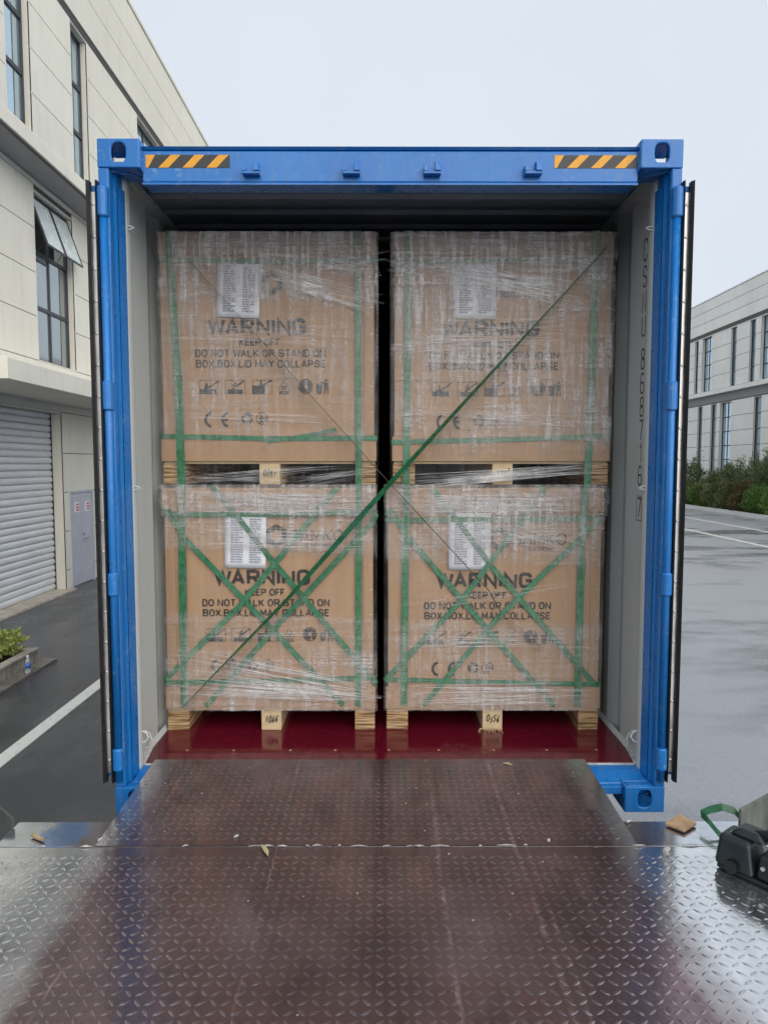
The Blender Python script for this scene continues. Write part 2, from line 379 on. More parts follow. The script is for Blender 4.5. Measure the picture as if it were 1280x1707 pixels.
    def build(s, name, mat, parent=None, bevel=0, seg=2, smooth=False, fix=True):
        off = wloc(parent) if parent else Vector((0, 0, 0))
        return obj(name, s.mesh(name, off, fix, smooth), mat, parent, None, bevel, seg)
def obj(name, me, mat, parent=None, loc=None, bevel=0, seg=2):
    if not me.materials: me.materials.append(MATS[mat] if isinstance(mat, str) else mat)
    o = bpy.data.objects.new(name, me); COL.objects.link(o)
    if parent: o.parent = parent
    if loc is not None: o.location = loc
    if bevel:
        m = o.modifiers.new('bevel', 'BEVEL'); m.width = bevel; m.segments = seg; m.limit_method = 'ANGLE'; m.angle_limit = R(35); m.harden_normals = False
    return o
def B(name, mat, parent, *dims, bevel=0): return MB().box(*dims).build(name, mat, parent, bevel)
def ribbon(mb, pts, wvecs, th=.0012):
    """strap: points with a half-width vector at each"""
    n = len(pts); base = len(mb.v)
    for i in range(n):
        p, w = Vector(pts[i]), Vector(wvecs[i]); t = (Vector(pts[min(i + 1, n - 1)]) - Vector(pts[max(i - 1, 0)])).normalized()
        nn = t.cross(w).normalized() * th / 2
        mb.v += [tuple(p - w - nn), tuple(p + w - nn), tuple(p + w + nn), tuple(p - w + nn)]
    for i in range(n - 1):
        a, c = base + 4 * i, base + 4 * i + 4
        for k in range(4): mb.f.append((a + k, a + (k + 1) % 4, c + (k + 1) % 4, c + k))
    mb.f.append((base, base + 1, base + 2, base + 3)); e = base + 4 * (n - 1); mb.f.append((e + 3, e + 2, e + 1, e))
    return mb
_RO = [(.5 + .5 * math.copysign(abs(math.cos(a)) ** .82, math.cos(a)), .5 + .5 * math.copysign(abs(math.sin(a)) ** .82, math.sin(a))) for a in [R(90 + 15 * i) for i in range(24)]]; _RO.append(_RO[0])
_C = [(1, .74), (.94, .91), (.74, 1), (.26, 1), (.06, .91), (0, .75), (0, .25), (.06, .09), (.26, 0), (.74, 0), (.94, .09), (1, .26)]
_P = [(0, 0), (0, 1), (.7, 1), (.94, .91), (1, .75), (.94, .58), (.7, .48), (0, .48)]
GLYPH = {'A': [[(0, 0), (.5, 1), (1, 0)], [(.17, .3), (.83, .3)]], 'B': [[(0, 0), (0, 1), (.68, 1), (.92, .92), (.95, .76), (.9, .6), (.68, .53), (0, .53)], [(.68, .53), (.94, .45), (1, .27), (.94, .08), (.7, 0), (0, 0)]],
 'C': [_C], 'D': [[(.3, 0), (0, 0), (0, 1), (.62, 1), (.9, .9), (1, .7), (1, .3), (.9, .1), (.62, 0), (.3, 0)]], 'E': [[(1, 1), (0, 1), (0, 0), (1, 0)], [(0, .52), (.86, .52)]],
 'F': [[(1, 1), (0, 1), (0, 0)], [(0, .5), (.86, .5)]], 'G': [_C + [(1, .48), (.55, .48)]], 'I': [[(0, 0), (0, 1)]], 'K': [[(0, 0), (0, 1)], [(1, 1), (.04, .4)], [(.33, .58), (1, 0)]],
 'L': [[(0, 1), (0, 0), (1, 0)]], 'M': [[(0, 0), (0, 1), (.5, .28), (1, 1), (1, 0)]], 'N': [[(0, 0), (0, 1), (1, 0), (1, 1)]], 'O': [_RO], '0': [_RO], 'P': [_P], 'R': [_P, [(.52, .48), (1, 0)]],
 'S': [[(.97, .76), (.9, .93), (.7, 1), (.3, 1), (.08, .92), (.01, .75), (.09, .6), (.3, .53), (.7, .47), (.92, .4), (1, .25), (.92, .08), (.7, 0), (.3, 0), (.1, .07), (.03, .24)]],
 'T': [[(0, 1), (1, 1)], [(.5, 1), (.5, 0)]], 'U': [[(0, 1), (0, .24), (.07, .08), (.27, 0), (.73, 0), (.93, .08), (1, .24), (1, 1)]], 'W': [[(0, 1), (.25, 0), (.5, .92), (.75, 0), (1, 1)]],
 'X': [[(0, 0), (1, 1)], [(0, 1), (1, 0)]], 'Y': [[(0, 1), (.5, .46), (1, 1)], [(.5, .46), (.5, 0)]], '.': [[(0, -.11), (0, .13)]],
 '1': [[(0, .78), (.9, 1), (.9, 0)]], '2': [[(0, .75), (.1, .95), (.5, 1), (.9, .93), (1, .75), (.9, .55), (0, 0), (1, 0)]], '6': [[(.92, .9), (.7, 1), (.3, 1), (.07, .9), (0, .7), (0, .24), (.08, .07), (.3, 0), (.7, 0), (.93, .08), (1, .28), (.93, .48), (.7, .56), (.05, .5)]],
 '7': [[(0, 1), (1, 1), (.35, 0)]], '8': [[(.5, .53), (.2, .58), (.05, .72), (.1, .92), (.35, 1), (.65, 1), (.9, .92), (.95, .72), (.8, .58), (.5, .53), (.15, .46), (0, .28), (.07, .08), (.3, 0), (.7, 0), (.93, .08), (1, .28), (.85, .46), (.5, .53)]]}
GW = {'W': .95, 'M': .74, 'I': .0, '.': .04, ' ': .22, '1': .25, 'A': .68, 'O': .66, 'D': .58, 'K': .62, 'L': .52, 'E': .54, 'F': .52, 'T': .58}
def stroke(pts, t):
    """one letter stroke as a mitred band of quads"""
    n = len(pts); L = []; Rr = []; P = [Vector(p) for p in pts]; closed = (P[0] - P[-1]).length < 1e-6
    for i in range(n):
        a = P[i - 1] if i else (P[-2] if closed else None); c = P[i + 1] if i < n - 1 else (P[1] if closed else None)
        d1 = (P[i] - a).normalized() if a is not None else None; d2 = (c - P[i]).normalized() if c is not None else None
        d1 = d1 if d1 is not None else d2; d2 = d2 if d2 is not None else d1
        n1 = Vector((-d1.y, d1.x)); n2 = Vector((-d2.y, d2.x)); m = (n1 + n2)
        m = m.normalized() if m.length > 1e-6 else n1; k = min(2.2, 1 / max(.3, m.dot(n1)))
        L.append(P[i] + m * k * t / 2); Rr.append(P[i] - m * k * t / 2)
    return [tuple(p) for p in L + Rr], [(i, i + 1, n + i + 1, n + i) for i in range(n - 1)]
def text_shape(txt, w, h, bold=.16, spacing=.22):
    """block lettering drawn as strokes, fitted to w x h: (2d verts, faces); bold = stroke width / letter height"""
    t = bold; adv = 0; place = []
    for ch in txt:
        gw = GW.get(ch, .66); place.append((ch, adv, gw)); adv += gw + t + (spacing - .1 if ch != ' ' else 0) - (.14 if txt[len(place):len(place) + 1] == 'A' and ch in 'WP' else 0)
    tot = adv - (spacing - .1); sx = w / tot; vs = []; fs = []
    for ch, x, gw in place:
        if ch == ' ': continue
        for pl_ in GLYPH[ch]:
            q = [((x + t / 2) * sx + p[0] * gw * sx, (t / 2 + p[1] * (1 - t)) * h) for p in pl_]
            v, f = stroke(q, t * h); b = len(vs); vs += v; fs += [tuple(k + b for k in g) for g in f]
    return vs, fs


# ================================================================== the setting
tag(MB().box(-400, 400, -200, 700, -.30, 0).build('ground', 'asphalt_dark'), 'dark wet asphalt ground of the yard', kind='structure')
tag(MB().box(.3, 18.1, -60, 240, -.1, .004).build('yard_pavement', 'yard_grey'), 'pale grey wet yard pavement beside the container', kind='structure')
tag(MB().box(-3.515, -3.365, -30, 60, -.02, .004).build('road_marking', 'road_paint'), 'long white painted line on the dark asphalt', kind='structure')
for xx, lb in ((12.2, 'white painted lane line on the grey yard, the one nearer the container'), (14.9, 'white painted lane line on the grey yard, the one nearer the shrubs')):
    tag(MB().box(xx - .10, xx + .10, -40, 120, -.02, .008).build('road_marking', 'road_paint'), lb, kind='structure')
tag(MB().box(18.34, 25, -20, 120, -.2, .09).build('planting_bed', 'soil'), 'dark soil bed in front of the far building', kind='structure')
kerb = tag(thing('kerb', (18.22, 20, 0)), 'white painted kerb edging the shrub bed', kind='structure')
stone = MB().box(-.12, .12, -.49, .49, -.05, .19).mesh('kerb_stone')
for i in range(34):
    o = obj('kerb_stone', stone, 'kerb_white', kerb, (random.uniform(-.012, .012), i * 1.0, random.uniform(-.012, .012))); o.rotation_euler.z = random.uniform(-.012, .012)

# ------------------------------------------------------------------ office / warehouse buildings
def facade(parent, sgn, X, y0, y1, rows, openings, mat, th=.02, gap=.016):
    """cladding panels of one storey, each a slab standing proud of dark joints; openings = (ya,yb,za,zb)"""
    core_in = X - sgn * th
    for za, zb in zip(rows[:-1], rows[1:]):
        cuts = sorted((a, b) for a, b, c, d in openings if c < zb - .05 and d > za + .05)
        y = y0; spans = []
        for a, b in cuts:
            if a - y > .05: spans.append((y, a))
            y = max(y, b)
        if y1 - y > .05: spans.append((y, y1))
        for a, b in spans:
            near = any(abs(a - o[1]) < 1e-6 for o in openings); far = any(abs(b - o[0]) < 1e-6 for o in openings)
            MB().box(min(X, core_in), max(X, core_in), a + (0 if near else gap / 2), b - (0 if far else gap / 2), za + gap / 2, zb - gap / 2).build('panel', mat, parent)
def window(parent, sgn, X, ya, yb, za, zb, recess, transoms, mull, glass, sash_rows=()):
    """frame set back in its opening, one pane for each light; reveals close the opening"""
    xi = X - sgn * recess; fw = .05
    f = MB(); lo, hi = sorted((xi, xi - sgn * .06))
    f.box(lo, hi, ya, ya + fw, za, zb); f.box(lo, hi, yb - fw, yb, za, zb)
    f.box(lo, hi, ya + fw, yb - fw, za, za + fw); f.box(lo, hi, ya + fw, yb - fw, zb - fw, zb)
    zs = [za] + list(transoms) + [zb]; ys = [ya] + list(mull) + [yb]
    for t in transoms: f.box(lo + .004, hi - .004, ya + fw, yb - fw, t - .035, t + .035)
    for m in mull: f.box(lo + .008, hi - .008, m - .025, m + .025, za + fw, zb - fw)
    w = f.build('window', 'window_frame', parent)
    for i in range(len(zs) - 1):
        for j in range(len(ys) - 1):
            if i in sash_rows: continue
            a = xi - sgn * .035; l2, h2 = sorted((a, a - sgn * .008)); e = random.uniform(-.004, .004)
            MB().hexa([(l2 + e, ys[j] + .02, zs[i] + .03), (h2 + e, ys[j] + .02, zs[i] + .03), (h2 - e, ys[j + 1] - .02, zs[i] + .03), (l2 - e, ys[j + 1] - .02, zs[i] + .03),
                       (l2 + e, ys[j] + .02, zs[i + 1] - .03), (h2 + e, ys[j] + .02, zs[i + 1] - .03), (h2 - e, ys[j + 1] - .02, zs[i + 1] - .03), (l2 - e, ys[j + 1] - .02, zs[i + 1] - .03)]).build('pane', glass, w)
    return w
def core(parent, sgn, X, y0, y1, z0, z1, openings, depth, mat='joint_dark', rev='facade_cream'):
    """wall behind the panels with real openings; its reveals are plastered"""
    m = MB(); xs = sorted((X - sgn * .019, X - sgn * .40)); ops = sorted(openings); y = y0
    for a, b, c, d in ops:
        if a > y: m.box(xs[0], xs[1], y, a - .021, z0, z1)
        if c > z0 + .01: m.box(xs[0], xs[1], a - .021, b + .021, z0, c - .021)
        if d < z1 - .01: m.box(xs[0], xs[1], a - .021, b + .021, d + .021, z1)
        y = b + .021
    if y < y1: m.box(xs[0], xs[1], y, y1, z0, z1)
    m.build('wall', mat, parent)
    for a, b, c, d in ops:
        xr = sorted((X - sgn * .0005, X - sgn * .40)); r = MB()
        r.box(xr[0], xr[1], a - .02, a, c, d); r.box(xr[0], xr[1], b, b + .02, c, d)
        r.box(xr[0], xr[1], a - .02, b + .02, d, d + .02); 
        if c > z0 + .01: r.box(xr[0], xr[1], a - .02, b + .02, c - .02, c)
        r.build('reveal', rev, parent)

# --- the near building on the left
XU, XL = -6.04, -6.61
nb = thing('warehouse_building', (-9, 30, 0), 'cream panelled warehouse with roller shutter, grey door and a projecting upper storey', 'building')
NY0, NY1 = 2.0, 62.0
ya = lambda px, py, X: at(px, py, 'x', X).y
upw = [(ya(9.5, 90, XU), ya(50, 90, XU), 8.34, 11.16), (ya(120.5, 170, XU), ya(146, 170, XU), 8.34, 11.16), (ya(229, 225, XU), ya(264, 225, XU), 8.34, 11.16), (20.6, 21.4, 8.34, 11.16), (24.0, 25.5, 8.34, 11.16)]
low = [(ya(61, 470, XL), ya(123, 470, XL), 4.64, 7.80), (17.0, 18.6, 4.64, 7.80)]
SHUT = (6.6, 11.30, 0.0, 3.68); DOOR = (11.56, 12.72, 0.0, 2.07)
core(nb, 1, XU, NY0, NY1, 8.06, 13.5, upw, .1); core(nb, 1, XL, NY0, NY1, 0, 8.03, [SHUT, DOOR], .1) if False else None
core(nb, 1, XL, NY0, NY1, 4.0, 8.03, low, .1); core(nb, 1, XL, NY0, NY1, 0, 3.98, [SHUT, DOOR], .1)
facade(nb, 1, XU, NY0, NY1, [8.31, 9.0, 9.75, 10.49, 11.2], upw, 'facade_cream')
facade(nb, 1, XU, NY0, NY1, [11.38, 12.1, 12.8, 13.52], [], 'facade_cream')
facade(nb, 1, XL, NY0, NY1, [3.70, 4.62, 5.45, 6.27, 7.10, 7.92, 8.03], [low[0], low[1], (SHUT[0], SHUT[1], 0, 3.72)], 'facade_cream')
facade(nb, 1, XL, NY0, NY1, [0.02, .42, 1.24, 2.05, 2.86, 3.70], [SHUT, DOOR], 'facade_cream')
B('ledge', 'facade_cream', nb, XU - .38, XU + .035, NY0, NY1, 8.05, 8.30, bevel=.01)
B('soffit', 'soffit_grey', nb, XL - .35, XU + .02, NY0, NY1, 8.035, 8.049)
B('drip_edge', 'groove_dark', nb, XU - .03, XU + .022, NY0, NY1, 8.015, 8.0345)
B('groove_strip', 'groove_dark', nb, XU - .10, XU - .015, NY0, NY1, 11.2, 11.38)
B('coping', 'facade_cream', nb, XU - .5, XU + .03, NY0, NY1, 13.53, 13.62, bevel=.008)
B('roof', 'soffit_grey', nb, -26, XU - .5, NY0, NY1, 13.0, 13.2)
B('canopy', 'facade_cream', nb, XL + .002, -5.37, 7.0, 26.0, 3.86, 4.17, bevel=.008)
for a, b, c, d in upw:
    wide = b - a > 1
    window(nb, 1, XU, a, b, c, d, .12, (9.28, 10.2), ((a + b) / 2,) if wide else (), 'pane_glass')
for k, (a, b, c, d) in enumerate(low):
    w = window(nb, 1, XL, a, b, c, d, .13, (5.69, 6.75), ((a + b) / 2,), 'pane_grey' if k == 0 else 'pane_glass', (2,))
    for y0, y1 in ((a + .03, (a + b) / 2 - .01), ((a + b) / 2 + .01, b - .03)):     # top-hung sashes pushed open
        ang = R(19); L = 1.0; xh, zh = XL - .12, d - .06
        def pt(u, s, off=0): return (xh + math.sin(ang) * s + math.cos(ang) * off, u, zh - math.cos(ang) * s + math.sin(ang) * off)
        f = MB()
        for u0, u1, s0, s1 in ((y0, y0 + .035, 0, L), (y1 - .035, y1, 0, L), (y0 + .035, y1 - .035, 0, .035), (y0 + .035, y1 - .035, L - .035, L)):
            f.hexa([pt(u0, s0, 0), pt(u1, s0, 0), pt(u1, s1, 0), pt(u0, s1, 0), pt(u0, s0, .03), pt(u1, s0, .03), pt(u1, s1, .03), pt(u0, s1, .03)])
        f.build('open_sash', 'window_frame', w)
        u0, u1, s0, s1 = y0 + .03, y1 - .03, .03, L - .03
        MB().hexa([pt(u0, s0, .011), pt(u1, s0, .011), pt(u1, s1, .011), pt(u0, s1, .011), pt(u0, s0, .019), pt(u1, s0, .019), pt(u1, s1, .019), pt(u0, s1, .019)]).build('pane', 'sash_glass', w)
        st = MB(); st.tube([pt((y0 + y1) / 2, .62, 0), (XL - .14, (y0 + y1) / 2, 6.82)], .008, 6); st.build('stay_arm', 'window_frame', w)
# roller shutter: every lath a piece of its own
XS = -6.87
sh = MB().box(XS - .03, XS - .015, SHUT[0], SHUT[1], 0, 3.68).build('roller_shutter', 'joint_dark', nb)
lath = MB(); pr = [(0, 0), (.008, .004), (.028, .028), (.034, .06), (.030, .095), (.012, .122), (0, .126)]
lath.prism([(p[0], p[1]) for p in pr] + [(-.012, .126), (-.012, 0)], 'y', SHUT[0] + .01, SHUT[1] - .012)
lm = lath.mesh('slat')
off = wloc(sh)
for k in range(28): obj('slat', lm, 'shutter_metal', sh, (XS - off.x + random.uniform(-.004, .004), -off.y, .03 + k * .1305 - off.z + random.uniform(-.002, .002)))
B('bottom_bar', 'window_frame', sh, XS - .012, XS + .03, SHUT[0] + .01, SHUT[1] - .013, .0, .029)
B('shutter_guide', 'window_frame', sh, XS - .01, XS + .05, SHUT[1] - .012, SHUT[1] - .001, 0, 3.66)
# double door
B('door_frame', 'door_grey', nb, XL - .06, XL + .012, DOOR[0] + .001, DOOR[0] + .05, 0, DOOR[3])
B('door_frame', 'door_grey', nb, XL - .06, XL + .012, DOOR[1] - .05, DOOR[1] - .001, 0, DOOR[3])
B('door_frame', 'door_grey', nb, XL - .06, XL + .012, DOOR[0] + .05, DOOR[1] - .05, DOOR[3] - .05, DOOR[3] - .001)
ym = (DOOR[0] + DOOR[1]) / 2
for a, b, hy in ((DOOR[0] + .055, ym - .004, None), (ym + .004, DOOR[1] - .055, ym + .06)):
    lf = B('door', 'door_grey', nb, XL - .05, XL - .008, a, b, .03, DOOR[3] - .055, bevel=.003)
    nw = .2
    B('notice', 'white_sticker', lf, XL - .008, XL - .006, (a + b) / 2 - .1, (a + b) / 2 + .14, 1.60, 1.82)
    for q in range(3): B('notice_line', 'notice_red', lf, XL - .006, XL - .0045, (a + b) / 2 - .02, (a + b) / 2 + .13, 1.63 + q * .06, 1.665 + q * .06)
    for z in (.25, 1.85): B('hinge', 'handle_metal', lf, XL - .006, XL + .006, (a - .012 if hy is None else b - .012), (a + .012 if hy is None else b + .012), z, z + .11)
    if hy:
        MB().tube([(XL - .01, hy, 1.0), (XL + .05, hy, 1.0), (XL + .055, hy + .04, 1.0), (XL + .05, hy + .14, .995)], .011, 8).build('handle', 'handle_metal', lf)
        MB().tube([(XL - .01, hy, 1.10), (XL + .012, hy, 1.10)], .022, 12).build('lock', 'handle_metal', lf)
B('threshold', 'apron_concrete', nb, XS - .01, XL + .16, SHUT[0] - .3, SHUT[1] + .1, -.05, .035)

# --- the far building on the right
XR, XRL = 21.72, 21.90
fb = thing('office_building', (25, 40, 0), 'pale panelled building with tall narrow windows behind the shrubs', 'building')
FY0, FY1 = 6.0, 90.0
def yy(px, py): return at(px, py, 'x', XR).y
upr = [(yy(b, 590), yy(a, 590), 7.46, 11.07) for a, b in ((1158.5, 1164), (1170.8, 1186), (1218, 1227), (1249, 1258.6), (1267.5, 1285))]
upr += [(26.5, 27.2, 7.46, 11.07), (29.0, 30.6, 7.46, 11.07), (22.4, 23.1, 7.46, 11.07)]
lwr = [(yy(b, 715), yy(a, 715), .8, 6.54) for a, b in ((1158, 1165.8), (1179.4, 1188.5), (1194.6, 1212.6), (1250, 1262.3), (1278, 1290))] + [(24.0, 25.6, .8, 6.54), (29, 29.7, .8, 6.54)]
core(fb, -1, XR, FY0, FY1, 7.2, 13.5, upr, .1, rev='facade_grey'); core(fb, -1, XRL, FY0, FY1, 0, 6.66, lwr, .1, rev='facade_grey')
facade(fb, -1, XR, FY0, FY1, [7.46, 8.37, 9.27, 10.17, 11.1], upr, 'facade_grey', gap=.03)
facade(fb, -1, XR, FY0, FY1, [11.38, 12.1, 12.82, 13.5], [], 'facade_grey', gap=.03)
facade(fb, -1, XRL, FY0, FY1, [0, .99, 1.92, 2.85, 3.78, 4.71, 5.64, 6.6], lwr, 'facade_grey', gap=.03)
B('ledge', 'facade_grey', fb, XR - .07, XR + .38, FY0, FY1, 7.18, 7.44)
B('fascia', 'soffit_grey', fb, XRL + .02, XRL + .3, FY0, FY1, 6.62, 7.18)
B('groove_strip', 'groove_dark', fb, XR + .03, XR + .12, FY0, FY1, 11.12, 11.37)
B('ledge', 'facade_grey', fb, XR - .03, XR + .2, FY0, FY1, 11.08, 11.12)
B('coping', 'facade_grey', fb, XR - .03, XR + .5, FY0, FY1, 13.51, 13.58)
B('roof', 'soffit_grey', fb, XR + .5, XR + 22, FY0, FY1, 13.0, 13.2)
for a, b, c, d in upr:
    window(fb, -1, XR, a, b, c, d, .10 if b - a < .9 else .16, (8.35, 9.25, 10.15), ((a + b) / 2,) if b - a > .9 else (), 'pane_glass' if b - a > .9 else 'pane_dark')
for a, b, c, d in lwr:
    window(fb, -1, XRL, a, b, c, d, .10 if b - a < .9 else .16, (1.9, 2.9, 3.8, 4.7, 5.6), ((a + b) / 2,) if b - a > .9 else (), 'pane_glass' if b - a > .9 else 'pane_dark')

# ------------------------------------------------------------------ shrubs
def leaf_mesh(name, blobs, n, size, flat=.5, seed=1):
    rnd = random.Random(seed); vs = []; fs = []
    tot = sum(b[3] * b[4] * b[5] for b in blobs)
    for bx, by, bz, rx, ry, rz in blobs:
        for _ in range(int(n * rx * ry * rz / tot)):
            while True:
                d = Vector((rnd.uniform(-1, 1), rnd.uniform(-1, 1), rnd.uniform(-1, 1)))
                if .05 < d.length < 1: break
            rr = d.length ** .45; d.normalize()
            lump = 1 + .6 * mnoise.noise(Vector((d.x * 2.2 + bx * 3, d.y * 2.2 + by, d.z * 2.2 + seed)))
            p = Vector((bx + d.x * rx * rr * lump, by + d.y * ry * rr * lump, max(.02, bz + d.z * rz * rr * lump)))
            s = size * rnd.uniform(.6, 1.3)
            a = Vector((rnd.gauss(0, 1), rnd.gauss(0, 1), rnd.gauss(0, .7) + .3)).normalized()
            t = (d * .7 + Vector((rnd.gauss(0, .6), rnd.gauss(0, .6), rnd.gauss(0, .6) + .3))).normalized(); w = t.cross(a).normalized()
            b = len(vs); up = t.cross(w) * s * .12
            vs += [tuple(p), tuple(p + t * s * .5 + w * s * flat * .5 + up), tuple(p + t * s), tuple(p + t * s * .5 - w * s * flat * .5 + up)]
            fs += [(b, b + 1, b + 2), (b, b + 2, b + 3)]
    me = bpy.data.meshes.new(name); me.from_pydata(vs, [], fs); return me
def shrub(loc, h, r, label, leaf, n, size, lanky=0, group=None, seed=1):
    rnd = random.Random(seed); t = thing('shrub', loc, label, 'shrub', group)
    st = MB(); blobs = [(0, 0, h * .48, r * .95, r * .95, h * .46), (rnd.uniform(-.4, .4) * r, rnd.uniform(-.5, .5) * r, h * .70, r * .6, r * .6, h * .28)]
    for k in range(5 + lanky):
        a = rnd.uniform(0, 6.28); q = rnd.uniform(.25, .8) * r; top = Vector((q * math.cos(a), q * math.sin(a), h * rnd.uniform(.65, .95)))
        if k >= 5: top = Vector((1.05 * q * math.cos(a), 1.05 * q * math.sin(a), h * rnd.uniform(1.0, 1.22)))
        mid = Vector((top.x * .35 + rnd.uniform(-.05, .05), top.y * .35, top.z * .5))
        st.tube([(rnd.uniform(-.04, .04), rnd.uniform(-.04, .04), -.02), mid, top], [.022 * h / 2 + .004, .013 * h / 2 + .003, .004], 5)
        if k >= 5:
            for s in (.55, .68, .8, .92, 1.0):
                c = mid.lerp(top, s); blobs.append((c.x, c.y, c.z, .17, .17, .15))
    st.build('trunk', 'bark', t) if False else obj('trunk', st.mesh('trunk'), 'bark', t)
    obj('crown', leaf_mesh('crown', blobs, n, size, .5, seed), leaf, t)
    return t
HG = 'shrubs planted in the bed before the far building'
def bed(px, X): # point on the bed seen at that column
    d = ray(px, 900); s = (X - CAM.x) / d.x; return (X, CAM.y + d.y * s, .09)
shrub(bed(1152, 19.9), 2.75, .95, 'tall dark green shrub right beside the container door edge', 'leaf_dark', 4200, .12, 3, HG, 11)
shrub(bed(1176, 19.2), 1.65, .80, 'low olive shrub between the tallest shrubs, under the narrow windows', 'leaf_olive', 4000, .11, 2, HG, 12)
shrub(bed(1196, 19.8), 2.0, .85, 'green shrub with loose branches below the wide blue window', 'leaf_dark', 3600, .12, 5, HG, 13)
shrub(bed(1222, 20.2), 2.45, .95, 'tall shrub with bare twigs poking above its crown', 'leaf_dark', 4200, .12, 6, HG, 14)
shrub(bed(1250, 20.0), 2.6, 1.0, 'tallest dense dark shrub, below the lone narrow lower window', 'leaf_dark', 5200, .12, 4, HG, 15)
shrub(bed(1280, 20.1), 2.75, 1.0, 'tall dark shrub cut off by the picture edge, behind a bright green one', 'leaf_dark', 5200, .12, 4, HG, 16)
for px, lf, hh, lb in ((1147, 'leaf_olive', 1.3, 'low dull green shrub nearest the container, at the kerb'), (1165, 'leaf_bright', 1.25, 'low bright green shrub second along the kerb from the container'),
                       (1190, 'leaf_olive', 1.45, 'low olive shrub at the kerb, between two greener ones'), (1214, 'leaf_olive', 1.5, 'low spreading olive shrub before the bare-twigged tall shrub'),
                       (1240, 'leaf_brown', 1.35, 'low brownish shrub with reddish leaves at the kerb'), (1264, 'leaf_bright', 1.25, 'low fresh green shrub at the kerb by the picture edge')):
    shrub(bed(px, 18.9), hh, .72, lb, lf, 3400, .12, 2, HG, px)
shrub(bed(1290, 18.9), 1.3, .72, 'green shrub at the kerb, cut off by the picture edge', 'leaf_bright', 2600, .10, 0, HG, 77)

# planter with its variegated plant and the water bottle
pl = thing('planter', (-5.3, 5.2, 0), 'low concrete planter with slotted sides on the dark asphalt', 'planter')
PX0, PX1, PY0, PY1 = -6.0, -4.60, 2.2, 6.08
B('base', 'planter_base', pl, PX0, -4.42, PY0, PY1 + .12, -.02, .03, bevel=.006)
B('soil_fill', 'soil', pl, PX0 + .1, PX1 - .11, PY0 + .1, PY1 - .11, .03, .13)
for a in ((PX0, PX1, PY1 - .12, PY1), (PX0, PX1, PY0, PY0 + .12), (PX1 - .12, PX1, PY0 + .12, PY1 - .12), (PX0, PX0 + .12, PY0 + .12, PY1 - .12)):
    B('coping', 'planter_concrete', pl, *a, .165, .205, bevel=.006)
B('wall', 'planter_concrete', pl, PX1 - .10, PX1 - .045, PY0, PY1, .03, .165)
B('wall', 'planter_concrete', pl, PX0, PX1 - .10, PY1 - .09, PY1 - .02, .03, .165)
blk = MB().box(-.033, .033, 0, .085, 0, .134).mesh('block')
k = 0; y = PY1 - .09
while y > PY0: o = obj('block', blk, 'planter_concrete', pl, Vector((PX1 - .046, y, .031)) - pl.location); y -= .112
t = thing('garden_shrub', (-5.02, 5.72, .12), 'small yellow-green variegated plant growing in the concrete planter', 'plant')
obj('trunk', MB().tube([(0, 0, -.03), (.02, 0, .15), (.05, .02, .3)], .012, 6).tube([(0, 0, 0), (-.1, -.08, .15), (-.2, -.1, .26)], .009, 6).tube([(0, 0, 0), (.1, .12, .12), (.2, .2, .22)], .009, 6).mesh('trunk'), 'bark', t)
obj('crown', leaf_mesh('crown', [(0, 0, .24, .36, .34, .15), (-.25, -.5, .24, .35, .4, .15), (-.35, .05, .25, .3, .3, .15)], 5200, .052, .6, 5), 'leaf_variegated', t)
bp = at(47, 1122, 'z', .03); bt = thing('water_bottle', bp, 'small clear plastic water bottle with blue label standing by the planter', 'bottle')
obj('body', MB().lathe([(.028, 0), (.032, .006), (.032, .055), (.030, .065), (.030, .125), (.032, .135), (.030, .155), (.022, .18), (.013, .195), (.013, .203)], (0, 0, 0), 16).mesh('body', smooth=True), 'bottle_plastic', bt)
obj('label_band', MB().lathe([(.0325, .062), (.0325, .128)], (0, 0, 0), 16).mesh('label_band', smooth=True), 'bottle_label', bt)
obj('cap', MB().lathe([(.015, .2), (.015, .222)], (0, 0, 0), 14).mesh('cap'), 'bottle_cap', bt)

# ================================================================== shipping container
Z0 = 1.10; ZF = 1.255; ZT = 3.996; HW = 1.219; CL = 12.19
ct = thing('shipping_container', (0, 6, Z0), 'blue high-cube shipping container standing open with a red floor and grey walls', 'container')
# corner castings
def casting(sx, z, up):
    m = MB(); x0, x1 = sorted((sx * HW, sx * (HW - .178))); y0, y1, z0, z1 = 0.0, .162, z, z + .118
    hole = ((x0 + x1) / 2 - sx * .0, z0 + .062, .030, .040); T = .014
    m.holed_plate((x0, x1, z0, z1), hole, 'y', y0, y0 + T)
    xo = sorted((sx * HW, sx * (HW - T)))
    m.holed_plate((y0 + T, y1, z0, z1), ((y0 + y1) / 2, z0 + .062, .045, .038), 'x', xo[0] + .0005, xo[1] - .0005)
    m.box(min(sx * (HW - .178), sx * (HW - .178 + T)), max(sx * (HW - .178), sx * (HW - .178 + T)), y0 + T, y1, z0, z1)
    xi = sorted((sx * (HW - T), sx * (HW - .178 + T)))
    m.box(xi[0], xi[1], y0 + T, y1, z1 - T, z1 - .0005); m.box(xi[0], xi[1], y0 + T, y1, z0 + .0005, z0 + T); 
    if not up: m.box(xi[0], xi[1], y1 - T, y1 - .001, z0 + T, z1 - T)
    m.build('corner_casting', 'blue_paint', ct, bevel=.006, seg=3)
for sx in (-1, 1):
    casting(sx, ZT - .118, True); casting(sx, Z0, False)
